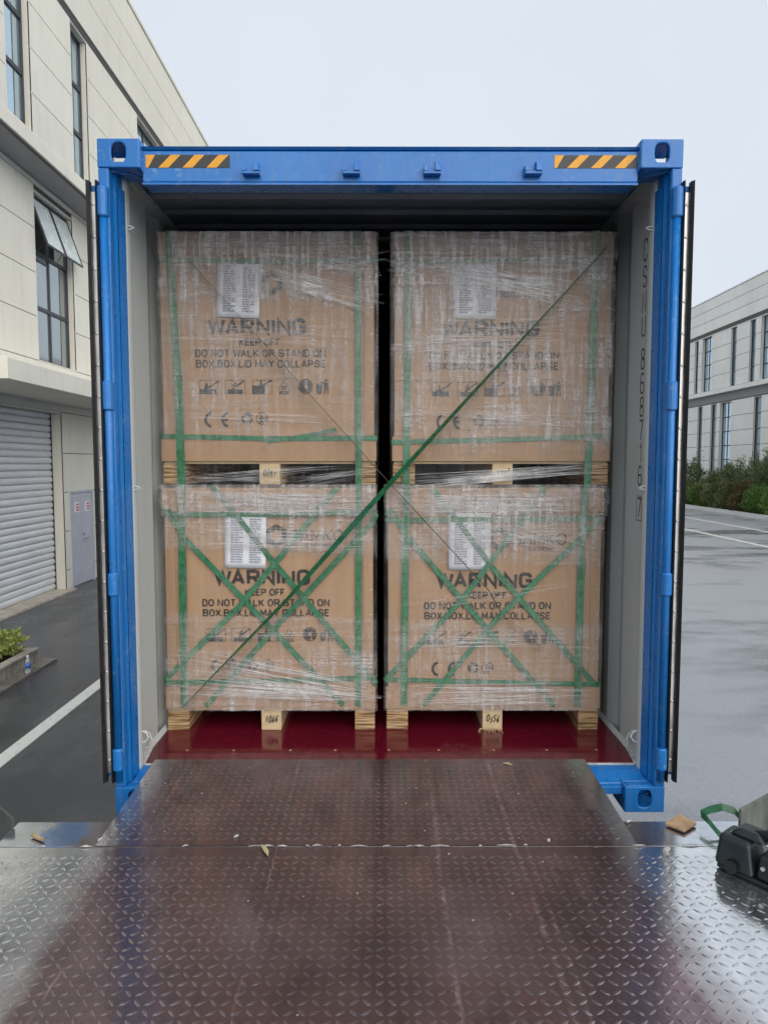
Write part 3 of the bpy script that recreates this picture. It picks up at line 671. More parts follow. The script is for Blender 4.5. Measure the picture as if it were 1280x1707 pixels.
# header beam with its lock keepers, stickers and rain lip
hd = MB().prism([(.030, 3.836), (.030, 3.955), (.036, 3.962), (.165, 3.962), (.165, 3.875), (.145, 3.83), (.036, 3.826)], 'x', -1.0405, 1.0405).build('header_beam', 'blue_paint', ct, bevel=.004)
MB().prism([(.030, 3.963), (.02, 3.972), (.165, 3.984), (.165, 3.963)], 'x', -1.0405, 1.0405).build('rain_lip', 'blue_paint', hd)
B('lower_lip', 'blue_paint', hd, -1.04, 1.04, .022, .036, 3.818, 3.8255)
for px in (420, 586, 720, 887):
    c = at(px, 282, 'y', .03).x; z = at(px, 291, 'y', .01).z
    k = MB().box(c - .036, c + .036, -.005, .029, z, z + .012)
    k.hexa([(c - .036, -.006, z + .012), (c - .018, -.006, z + .012), (c - .018, .029, z + .012), (c - .036, .029, z + .012), (c - .036, -.004, z + .035), (c - .024, -.004, z + .035), (c - .024, .029, z + .038), (c - .036, .029, z + .038)])
    k.hexa([(c + .010, -.012, z + .012), (c + .036, -.012, z + .012), (c + .036, .029, z + .012), (c + .010, .029, z + .012), (c + .012, .004, z + .05), (c + .026, .004, z + .05), (c + .030, .029, z + .062), (c + .012, .029, z + .062)])
    k.build('lock_keeper', 'blue_paint', hd, bevel=.002)
for xa, xb in ((243, 383), (924, 1064)):
    a = at(xa, 268, 'y', .029).x; b = at(xb, 268, 'y', .029).x; z1 = at(300, 257.5, 'y', .029).z; z0 = at(300, 279, 'y', .029).z
    s = B('hazard_sticker', 'hazard_black', hd, a, b, .0285, .0297, z0, z1)
    w = b - a; hh = z1 - z0; p = w / 3.5; y = MB()
    y.add([(a, .0278, z0), (a + .01, .0278, z0), (a + p * .40, .0278, z1), (a, .0278, z1)], [(0, 1, 2, 3)])
    for q in range(3):
        s0 = a + p * (.52 + q); y.add([(s0, .0278, z0), (s0 + p * .42, .0278, z0), (s0 + p * .42 + hh * 1.0, .0278, z1), (s0 + hh * 1.0, .0278, z1)], [(0, 1, 2, 3)])
    y.build('yellow_stripe', 'hazard_yellow', s)
# corner posts, hinges, inner grey lining
for sx in (-1, 1):
    def M(poly): return [(sx * x, y) for x, y in poly]
    post = MB().prism(M([(1.2185, .008), (1.213, .002), (1.178, .002), (1.172, .008), (1.172, .045), (1.163, .060), (1.160, .118), (1.2185, .118)]), 'z', Z0 + .119, ZT - .119).build('corner_post', 'blue_paint', ct, bevel=.003)
    MB().prism(M([(1.1595, .060), (1.152, .10), (1.150, .1195), (1.1595, .1195)]), 'z', ZF - .02, 3.826).build('post_flange', 'blue_paint', post)
    MB().prism(M([(1.2180, .1185), (1.156, .120), (1.148, .132), (1.145, .155), (1.149, .178), (1.160, .19), (1.2180, .192)]), 'z', ZF - .06, 3.90).build('post_lining', 'grey_paint', ct, bevel=.005)
    for py in (337, 660, 974, 1265):
        z = at(178, py, 'y', 0).z; h = .062 if py < 900 else .05
        kn = MB().lathe([(.019, -h), (.024, -h + .006), (.024, h - .006), (.019, h)], (sx * 1.196, -.006, z), 16).build('hinge', 'blue_paint', post, smooth=False)
        MB().lathe([(.026, -.006), (.026, .004)], (sx * 1.196, -.006, z - h), 16).lathe([(.026, -.004), (.026, .006)], (sx * 1.196, -.006, z + h), 16).build('hinge_washer', 'blue_paint', kn) if False else None
    MB().lathe([(.0175, 0), (.0175, 2.45)], (sx * 1.196, -.004, Z0 + .15), 16).build('hinge_rod', 'blue_paint', post, smooth=True)
    # open door leaf folded back along the side
    a, b = 1.2225, 1.2655
    dr = MB().box(*sorted((sx * a, sx * b)), .012, 1.17, 1.268, 3.81).build('door', 'blue_paint', ct, bevel=.003)
    xs_ = sorted((sx * 1.2325, sx * 1.2475)); B('edge_strip', 'strip_metal', dr, xs_[0], xs_[1], .002, .0118, 1.285, 3.78)
    for x0, x1, flare in ((1.217, 1.2315, -.007), (1.2485, 1.2625, .003)):
        g = MB().prism([(sx * x0, .011), (sx * (x0 - .002 + flare * .3), -.012), (sx * ((x0 + x1) / 2 + flare), -.026), (sx * (x1 - .004), -.008), (sx * x1, .011)], 'z', 1.248, 3.82); g.build('gasket', 'gasket', dr)
    rv = MB()
    for i in range(19): rv.lathe([(.0072, 0), (.0066, .0015), (.003, .0035)], (0, 0, 0), 10)
    n = len(rv.v) // 19
    for i in range(19):
        z = 1.34 + i * (2.39 / 18)
        for k in range(n):
            v = rv.v[i * n + k]; rv.v[i * n + k] = (sx * 1.240 + v[0], .002 - v[2], z + v[1])
    tag(rv.build('rivets', 'strip_metal', dr), kind='stuff')
    for py in (343, 662, 974, 1265):
        z = at(178, py, 'y', 0).z; xs2 = sorted((sx * 1.19, sx * 1.245)); B('hinge_strap', 'blue_paint', dr, *sorted((sx * 1.266, sx * 1.275)), .05, .22, z - .035, z + .035, bevel=.003)
    # side wall: pressed corrugated sheet (inner face seen)
    prof = [(1.190, .205), (1.190, .335), (1.184, .337), (1.184, .344)]; y = .344
    prof = [(1.170, .1925), (1.170, .312), (1.190, .3125), (1.190, .325), (1.178, .3255), (1.178, .47)]; y = .47
    while y < CL - .3:
        prof += [(1.214, y + .068), (1.214, y + .138), (1.178, y + .206), (1.178, y + .276)]; y += .276
    prof.append((1.178, CL - .05))
    outp = [(p[0] + .003 if p[0] < 1.213 else 1.2168, p[1]) for p in prof][::-1]
    MB().prism(M(prof + outp), 'z', ZF - .05, 3.93).build('side_wall', 'grey_paint', ct)
    B('outer_skin', 'blue_paint', ct, *sorted((sx * 1.2172, sx * 1.2188)), .2125, CL - .02, ZF - .06, 3.93)
    B('side_rail', 'blue_paint', ct, *sorted((sx * 1.15, sx * 1.2189)), .2, CL - .05, Z0 + .02, ZF - .062)
    B('side_rail', 'blue_paint', ct, *sorted((sx * 1.158, sx * 1.2189)), .2, CL - .05, 3.931, 3.985)
    # floor sealing strip and lashing rings
    MB().prism(M([(1.177, .168), (1.139, .168), (1.146, .23), (1.1605, .34), (1.1605, 3.0), (1.177, 3.0)]), 'z', ZF - .01, ZF + .003).build('floor_seal', 'weld_seal', ct)
    MB().prism([(sx * 1.163, ZF + .0035), (sx * 1.1775, ZF + .022), (sx * 1.1775, ZF + .0035)], 'y', .327, 3.0).build('floor_fillet', 'grey_paint', ct)
    def ring(x, y, z, L): MB().tube([(sx * (x + .03), y, z + L), (sx * x, y - .004, z + L * .8), (sx * (x - .012), y - .006, z + L * .45), (sx * (x + .004), y - .004, z + .004), (sx * (x + .03), y, z)], .0042, 8).build('lashing_ring', 'grey_paint', ct)
    ring(1.13, .165, ZF + .10, .06); ring(1.150, .27, ZF + .03, .09); ring(1.130, .14, at(221, 812, 'y', .14).z - .015, .02); ring(1.130, .14, at(221, 378, 'y', .14).z - .015, .02)
# roof, far end, floor, sill
rp = []; y = .166
while y < CL - .2: rp += [(y, 3.948), (y + .09, 3.948), (y + .105, 3.93), (y + .195, 3.93)]; y += .21
rp = rp + [(p[0], p[1] + .002) for p in rp[::-1]]
MB().prism(rp, 'x', -1.157, 1.157).build('roof', 'roof_shaded', ct)
B('roof_skin', 'blue_paint', ct, -1.157, 1.157, .1655, CL - .05, 3.952, 3.964)
B('end_wall', 'grey_paint', ct, -1.21, 1.21, CL - .05, CL, Z0 + .1, 3.98)
MB().prism([(-1.1395, .168), (1.1395, .168), (1.147, .23), (1.1605, .335), (1.1605, CL - .06), (-1.1605, CL - .06), (-1.1605, .335), (-1.147, .23)], 'z', ZF - .028, ZF).build('floor', 'red_ply', ct, bevel=.002)
for sx in (-1, 1): B('top_rail', 'grey_paint', ct, *sorted((sx * 1.150, sx * 1.2165)), .193, CL - .06, 3.896, 3.9305)
for i in range(8): pass
sc = MB()
for i in range(9):
    for yy_ in (.31, .315 + .9): sc.lathe([(.007, 0), (.006, .0012)], (-1.0 + i * .25 + random.uniform(-.02, .02), yy_, ZF), 10)
tag(sc.build('floor_screws', 'wood_chip', ct), kind='stuff')
sl = MB().prism([(.055, Z0 + .06), (.055, ZF - .045), (.125, ZF - .012), (.1655, ZF - .008), (.1655, Z0 + .06)], 'x', -1.1585, 1.1585).build('door_sill', 'blue_paint', ct, bevel=.004)
B('sill_edge', 'weld_seal', sl, -1.1365, 1.1365, .158, .1672, ZF - .0075, ZF - .001)
MB().prism([(.03, Z0 + .07), (.03, Z0 + .105), (.054, Z0 + .11), (.054, Z0 + .07)], 'x', -1.0405, 1.0405).build('sill_lip', 'blue_paint', sl, bevel=.003)
B('under_frame', 'dark_plastic', ct, -1.0, 1.0, .17, CL - .2, Z0 + .03, ZF - .03)
rnd = random.Random(21)
def weld(a, b, n=26):
    a, b = Vector(a), Vector(b); p = [a.lerp(b, i / n) + Vector((rnd.uniform(-1, 1), rnd.uniform(-1, 1), rnd.uniform(-1, 1))) * .0012 for i in range(n + 1)]
    MB().tube(p, [rnd.uniform(.0028, .0048) for _ in p], 6).build('weld_bead', 'blue_weld', ct)
for sx in (-1, 1):
    weld((sx * 1.0415, .030, ZT - .118), (sx * 1.0415, .030, 3.958)); weld((sx * 1.05, .10, ZT - .119), (sx * 1.21, .012, ZT - .1195), 14)
    weld((sx * 1.045, .052, Z0 + .1195), (sx * 1.16, .052, Z0 + .1195), 14); weld((sx * 1.158, .056, ZF - .045), (sx * 1.150, .16, ZF - .008), 12)
weld((-1.15, .054, ZF - .046), (1.15, .054, ZF - .046), 90)
# painted number on the inner wall
xw = 1.1695; num = MB()
seq = [('C', 402, 441), ('S', 446, 483), ('N', 487, 525), ('U', 528, 563), ('8', 581, 617), ('6', 621, 657), ('8', 661, 695), ('7', 699, 734), ('1', 738, 772), ('6', 776, 810), ('7', 830, 864)]
for ch, pa, pb in seq:
    z1 = at(1070, pa, 'x', xw).z; z0 = at(1068, pb, 'x', xw).z; w = .046 if ch != '1' else .022
    vs, fs = text_shape(ch, w, z1 - z0, .09); yc = .266
    num.add([(xw, yc + w / 2 - v[0] if False else yc - w / 2 + (w - v[0]), z0 + v[1]) for v in vs], fs)
z0 = at(1064, 868, 'x', xw).z; z1 = at(1064, 826, 'x', xw).z
for a in ((.234, .299, z0, z0 + .004), (.234, .299, z1 - .004, z1), (.234, .238, z0 + .004, z1 - .004), (.295, .299, z0 + .004, z1 - .004)):
    num.add([(xw, a[0], a[2]), (xw, a[1], a[2]), (xw, a[1], a[3]), (xw, a[0], a[3])], [(0, 1, 2, 3)])
tag(num.build('painted_number', 'ink', ct, fix=False), kind='stuff')
# trailer that carries it
tr = thing('container_trailer', (0, 6, 0), 'dark steel trailer chassis beneath the blue container', 'trailer')
for sx in (-1, 1): B('frame_beam', 'dark_plastic', tr, *sorted((sx * .38, sx * .50)), .35, 11.9, .78, 1.06)
for y in (.45, 6, 11.6): B('bolster', 'dark_plastic', tr, -1.2, 1.2, y, y + .16, 1.062, 1.0985)
for y in (1.9, 3.2):
    MB().tube([(-1.15, y, .5), (1.15, y, .5)], .06, 10).build('axle', 'dark_plastic', tr)
    for sx in (-1, 1):
        w = MB().tube([(sx * .83, y, .5), (sx * .86, y, .5), (sx * 1.12, y, .5), (sx * 1.15, y, .5)], [.46, .5, .5, .46], 28).build('wheel', 'gasket', tr)
        MB().tube([(sx * 1.151, y, .5), (sx * 1.156, y, .5)], .27, 20).build('rim', 'strip_metal', w)
for sx in (-1, 1): B('landing_leg', 'dark_plastic', tr, *sorted((sx * .42, sx * .54)), 9.5, 9.62, 0, .779)

# ================================================================== loading ramp
ZP = 1.236; YS = -.505; YB = -.325
rp_ = thing('loading_ramp', (0, -2, 0), 'wet dark steel loading ramp with diamond tread leading into the container', 'ramp')
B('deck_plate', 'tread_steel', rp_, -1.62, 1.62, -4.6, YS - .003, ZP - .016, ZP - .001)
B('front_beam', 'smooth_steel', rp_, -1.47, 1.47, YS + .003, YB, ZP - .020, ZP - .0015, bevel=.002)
LX0, LX1 = at(255, 1272, 'z', ZF + .012).x, at(978, 1272, 'z', ZF + .012).x
def lipz(y): return ZP + .0022 + (ZF + .0135 - ZP - .0022) * (y - YS) / (.175 - YS)
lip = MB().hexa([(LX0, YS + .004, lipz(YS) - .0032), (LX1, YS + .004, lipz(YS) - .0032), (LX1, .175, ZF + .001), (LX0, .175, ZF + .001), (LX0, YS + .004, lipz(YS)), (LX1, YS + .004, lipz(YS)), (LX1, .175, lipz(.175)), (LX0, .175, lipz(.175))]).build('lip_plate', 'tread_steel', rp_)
B('frame_beam', 'guard_steel', rp_, -1.6, 1.6, -.75, -.55, .95, ZP - .017)
for sx in (-1, 1):
    B('frame_beam', 'guard_steel', rp_, *sorted((sx * 1.45, sx * 1.6)), -4.6, -.751, .95, ZP - .017)
    for y in (-.74, -4.5): B('leg', 'guard_steel', rp_, *sorted((sx * 1.3, sx * 1.42)), y, y + .14, 0, ZP - .018)
def tread(parent, mat, x0, x1, y0, y1, zf, pitch, L, Wd, H, seed):
    rnd = random.Random(seed); vs = []; fs = []; base = wloc(parent)
    shape = [(-1, 0, 0), (-.45, -.8, 0), (.0, -1, 0), (.45, -.8, 0), (1, 0, 0), (.45, .8, 0), (0, 1, 0), (-.45, .8, 0), (-.55, 0, .85), (0, 0, 1), (.55, 0, .85)]
    tri = [(0, 1, 8), (1, 2, 9, 8), (2, 3, 10, 9), (3, 4, 10), (4, 5, 10), (5, 6, 9, 10), (6, 7, 8, 9), (7, 0, 8)]
    ny = int((y1 - y0) / pitch); nx = int((x1 - x0) / pitch)
    for j in range(ny):
        for i in range(nx):
            cx = x0 + (i + .5) * pitch; cy = y0 + (j + .5) * pitch
            a = R(33) if (i + j) % 2 else R(-47); ca, sa = math.cos(a), math.sin(a)
            wear = mnoise.noise(Vector((cx * 3.1, cy * .5, seed))) + .5 * mnoise.noise(Vector((cx * 1.2, cy * 2.2, seed + 9)))
            h = H * max(.16, min(1.1, .95 - .95 * max(0, wear))) * rnd.uniform(.8, 1.08)
            b = len(vs); cx += rnd.uniform(-.0006, .0006); cy += rnd.uniform(-.0006, .0006)
            for x, y, z in shape:
                x *= L; y *= Wd; vs.append((cx + x * ca - y * sa - base.x, cy + x * sa + y * ca - base.y, zf(cy + x * sa + y * ca) + z * h - (.0003 if z == 0 else 0) - base.z))
            fs += [tuple(k + b for k in f) for f in tri]
    me = bpy.data.meshes.new('tread'); me.from_pydata(vs, [], fs)
    for p in me.polygons: p.use_smooth = True
    return tag(obj('tread', me, mat, parent), kind='stuff')
tread(rp_, 'tread_bump', -1.60, 1.60, -2.3, YS - .03, lambda y: ZP - .001, .0335, .0178, .0058, .0023, 3)
tread(lip, 'tread_bump', LX0 + .02, LX1 - .02, YS + .03, .16, lipz, .0335, .0172, .0055, .0024, 5)
# ragged weld along the seam
wd = MB(); rnd = random.Random(4); x = -1.3
while x < 1.4:
    L = rnd.uniform(.01, .07)
    if rnd.random() < .5: wd.tube([(x, YS + rnd.uniform(-.004, .003), ZP + .003), (x + L / 2, YS + rnd.uniform(-.004, .004), ZP + .0055), (x + L, YS + rnd.uniform(-.003, .003), ZP + .003)], [.001, rnd.uniform(.0015, .004), .001], 5)
    x += L + rnd.uniform(.0, .06)
tag(wd.build('weld_bead', 'weld_scrap', rp_), kind='stuff')
B('seam_bar', 'gasket', rp_, -1.6, 1.6, YS - .003, YS + .003, ZP - .02, ZP - .006)
# flared guard plates at the front corners
for sx in (1, -1):
    a = Vector((sx * 1.30, -.475, 0)) if sx > 0 else Vector((-1.465, -.375, 0)); b = Vector((sx * 1.78, -.20, 0)) if sx > 0 else Vector((-1.86, -.14, 0))
    n = Vector((-(b - a).y, (b - a).x, 0)).normalized() * .006; h0, h1 = (.125, .17) if sx > 0 else (.04, .16)
    MB().hexa([tuple(p + Vector((0, 0, z))) for p, z in ((a - n, ZP + .003), (b - n, ZP + .003), (b + n, ZP + .003), (a + n, ZP + .003), (a - n, ZP + h0), (b - n, ZP + h1), (b + n, ZP + h1), (a + n, ZP + h0))]).build('side_guard', 'guard_steel', rp_, bevel=.002)

# ================================================================== wrapped pallet loads
YF = .56
PXM = 1 / 322.0
def circle(cx, cy, r, n=24, a0=0, a1=2 * math.pi): return [(cx + r * math.cos(a0 + (a1 - a0) * i / n), cy + r * math.sin(a0 + (a1 - a0) * i / n)) for i in range(n + (0 if a1 - a0 > 6.28 else 1))]
def ring2(m, cx, cy, r0, r1, a0, a1, n=20):
    p = [(cx + r1 * math.cos(a0 + (a1 - a0) * i / n), cy + r1 * math.sin(a0 + (a1 - a0) * i / n)) for i in range(n + 1)]
    q = [(cx + r0 * math.cos(a0 + (a1 - a0) * i / n), cy + r0 * math.sin(a0 + (a1 - a0) * i / n)) for i in range(n + 1)]
    for i in range(n): m.poly_y([p[i], p[i + 1], q[i + 1], q[i]], 0)
def rect2(m, a, b, c, d): m.poly_y([(a, c), (b, c), (b, d), (a, d)], 0)
def line2(m, pts, w):
    for (x0, y0), (x1, y1) in zip(pts[:-1], pts[1:]):
        d = math.hypot(x1 - x0, y1 - y0) or 1; nx, ny = -(y1 - y0) / d * w / 2, (x1 - x0) / d * w / 2
        m.poly_y([(x0 + nx, y0 + ny), (x0 - nx, y0 - ny), (x1 - nx, y1 - ny), (x1 + nx, y1 + ny)], 0)
def lettering(txt, w, h, bold, **k):
    vs, fs = text_shape(txt, w, h, bold, **k); m = MB(); m.add([(x - w / 2, 0, y) for x, y in vs], fs); return m.mesh('lettering', fix=False)
U = PXM
P_WARN = lettering('WARNING', 159 * U, 26 * U, .21); P_KEEP = lettering('KEEP OFF', 66 * U, 12 * U, .18)
P_DO = lettering('DO NOT WALK OR STAND ON', 211 * U, 12.5 * U, .18); P_BOX = lettering('BOX.BOX.LID MAY COLLAPSE', 210 * U, 12.5 * U, .18)
P_GAM = lettering('GAMKO', 90 * U, 20 * U, .10); P_NEW = lettering('NEW ENERGY', 46 * U, 7 * U, .12)
def mesh_of(fn, name): m = MB(); fn(m); return m.mesh(name, fix=False)
def picto(kind):
    def f(m):
        w, h = 32 * U, 22 * U; t = .0022
        line2(m, [(0, 0), (w, 0), (w, h), (0, h), (0, 0)], t)
        if kind == 0: rect2(m, 0, w * .85, 0, h * .34); line2(m, [(w * .35, h * .36), (w * .98, h * .92)], .008); m.poly_y([(w * .22, h * .34), (w * .48, h * .34), (w * .42, h * .62), (w * .36, h * .9), (w * .30, h * .62)], -.0002)
        if kind == 1: rect2(m, w * .12, w * .88, 0, h * .32); line2(m, [(w * .36, h * .34), (w * .95, h * .96)], .008); line2(m, [(w * .46, h * .34), (w * .54, h * .85)], .010); line2(m, [(w * .34, h * .66), (w * .66, h * .52)], .006)
        if kind == 2: rect2(m, 0, w * .64, 0, h * .62); line2(m, [(w * .5, h * .60), (w * 1.0, h * 1.0)], .009); m.poly_y([(w * .36, h * .6), (w * .5, h * .6), (w * .46, h * .98), (w * .40, h * .98)], -.0002)
    return mesh_of(f, 'pictogram')
def paptri(m):
    w, h = 22 * U, 18 * U; o = 5 * U; t = .0028
    a, b, c = (0, o), (w, o), (w / 2, o + h)
    for p, q in ((a, b), (b, c), (c, a)):
        line2(m, [(p[0] + (q[0] - p[0]) * .1, p[1] + (q[1] - p[1]) * .1), (p[0] + (q[0] - p[0]) * .82, p[1] + (q[1] - p[1]) * .82)], t)
    vs, fs = text_shape('20', 8 * U, 6 * U, .2); m.add([(x + 7 * U, 0, y + o + 3 * U) for x, y in vs], fs)
    vs, fs = text_shape('PAP', 16 * U, 5 * U, .2); m.add([(x + 3 * U, 0, y - 1 * U) for x, y in vs], fs)
def greendot(m):
    r = 12 * U; c = r
    ring2(m, c, c, r * .86, r, 0, 6.2832, 28)
    ring2(m, c, c, r * .22, r * .80, 1.9, 4.6, 14); ring2(m, c, c, r * .28, r * .80, -1.1, .9, 12)
    m.poly_y([(c - r * .1, c + r * .9), (c + r * .45, c + r * .55), (c - r * .1, c + r * .2)], -.0002); m.poly_y([(c + r * .1, c - r * .9), (c - r * .4, c - r * .5), (c + r * .1, c - r * .2)], -.0002)
def tidy(m):
    h = 24 * U; m.poly_y([(.0, .0), (.022, 0), (.027, h * .62), (-.004, h * .62)], 0); line2(m, [(-.006, h * .66), (.028, h * .66)], .003)
    m.poly_y(circle(.046, h * .9, h * .09, 12), 0); m.poly_y([(.034, h * .76), (.056, h * .76), (.056, h * .4), (.038, h * .4)], 0)
    line2(m, [(.042, h * .42), (.038, 0)], .006); line2(m, [(.052, h * .42), (.056, 0)], .006); line2(m, [(.036, h * .72), (.014, h * .80)], .005)
def ce(m):
    r = 13 * U; t = .0135
    ring2(m, r, r, r - t, r, R(100), R(260), 18); ring2(m, r * 3.1, r, r - t, r, R(100), R(260), 18); rect2(m, r * 2.25, r * 2.95, r - t / 2, r + t / 2)
def recyc(m):
    c = 10 * U; r = 7.5 * U
    for k in range(3):
        a = R(90 + 120 * k); ring2(m, c, c, r - .009, r + .007, a - R(40), a + R(34), 6)
        e = a - R(46); m.poly_y([(c + (r + .012) * math.cos(e), c + (r + .012) * math.sin(e)), (c + (r - .014) * math.cos(e), c + (r - .014) * math.sin(e)), (c + r * math.cos(e - R(26)), c + r * math.sin(e - R(26)))], -.0002)
def reman(m):
    r = 10 * U; ring2(m, r, r, r * .86, r, R(-30), R(290), 24); m.poly_y(circle(r * .9, r * 1.45, r * .16, 10), 0)
    line2(m, [(r * .9, r * 1.3), (r * .9, r * .7), (r * .6, r * .25)], .006); line2(m, [(r * .9, r * .7), (r * 1.2, r * .25)], .006); line2(m, [(r * .5, r * .9), (r * .9, r * 1.15), (r * 1.3, r * .95)], .005)
    vs, fs = text_shape('R', .018, .022, .2); m.add([(x + r * 1.25, 0, y + r * .55) for x, y in vs], fs)
def hexlogo(m):
    cx, cy, ro, ri = 0, 0, 20 * U, 11 * U; P = [(cx + ro * math.cos(R(90 + 60 * k)), cy + ro * math.sin(R(90 + 60 * k))) for k in range(6)]
    Q = [(cx + ri * math.cos(R(90 + 60 * k)), cy + ri * math.sin(R(90 + 60 * k))) for k in range(6)]
    for k in range(6):
        j = (k + 1) % 6; a = [(P[k][0] * (1 - s) + P[j][0] * s, P[k][1] * (1 - s) + P[j][1] * s) for s in (.03, .97)]; b = [(Q[k][0] * (1 - s) + Q[j][0] * s, Q[k][1] * (1 - s) + Q[j][1] * s) for s in (.06, .94)]
        m.poly_y([a[0], a[1], b[1], b[0]], 0)
PIC = [picto(0), picto(1), picto(2)]
MARKS = [('recycling_mark', mesh_of(paptri, 'recycling_mark'), 26.5, -60), ('recycling_mark', mesh_of(greendot, 'recycling_mark'), 60.5, -59), ('litter_mark', mesh_of(tidy, 'litter_mark'), 91, -59),
         ('conformity_mark', mesh_of(ce, 'conformity_mark'), -93, -114), ('recycling_mark', mesh_of(recyc, 'recycling_mark'), -33, -109), ('recycling_mark', mesh_of(reman, 'recycling_mark'), -9, -109)]
M_HEX = mesh_of(hexlogo, 'logo')
DIG = {'0': [[(.5 + .38 * math.cos(a), .5 + .5 * math.sin(a)) for a in [R(80 + 24 * i) for i in range(16)]]], '1': [[(.45, 1.0), (.5, .5), (.5, 0)]],
       '3': [[(.1, .9), (.5, 1), (.75, .8), (.4, .55), (.75, .35), (.55, .02), (.1, .1)]], '4': [[(.55, 1), (.1, .4), (.9, .42)], [(.6, .75), (.55, -.05)]],
       '5': [[(.45, .95), (.25, .55), (.6, .55), (.7, .25), (.35, 0), (.1, .1)], [(.45, .95), (.95, 1.0)]], '6': [[(.7, 1), (.3, .6), (.2, .2), (.45, 0), (.75, .2), (.6, .45), (.25, .3)]],
       '7': [[(.05, .9), (.85, 1), (.4, 0)]], '8': [[(.6, .95), (.2, .75), (.7, .3), (.45, 0), (.15, .25), (.7, .75), (.6, .95)]]}
def pen(txt, w, h, seed):
    rnd = random.Random(seed); m = MB(); n = len(txt); cw = w / n
    for i, ch in enumerate(txt):
        sc_ = rnd.uniform(.85, 1.1); dz = rnd.uniform(-.1, .12) * h
        for st in DIG[ch]: line2(m, [(i * cw + p[0] * cw * .92 + p[1] * .006, dz + p[1] * h * sc_) for p in st], .0042)
    return m.mesh('handwriting', fix=False)
def blob_noise(x, z, s): return mnoise.noise(Vector((x, z, s)))

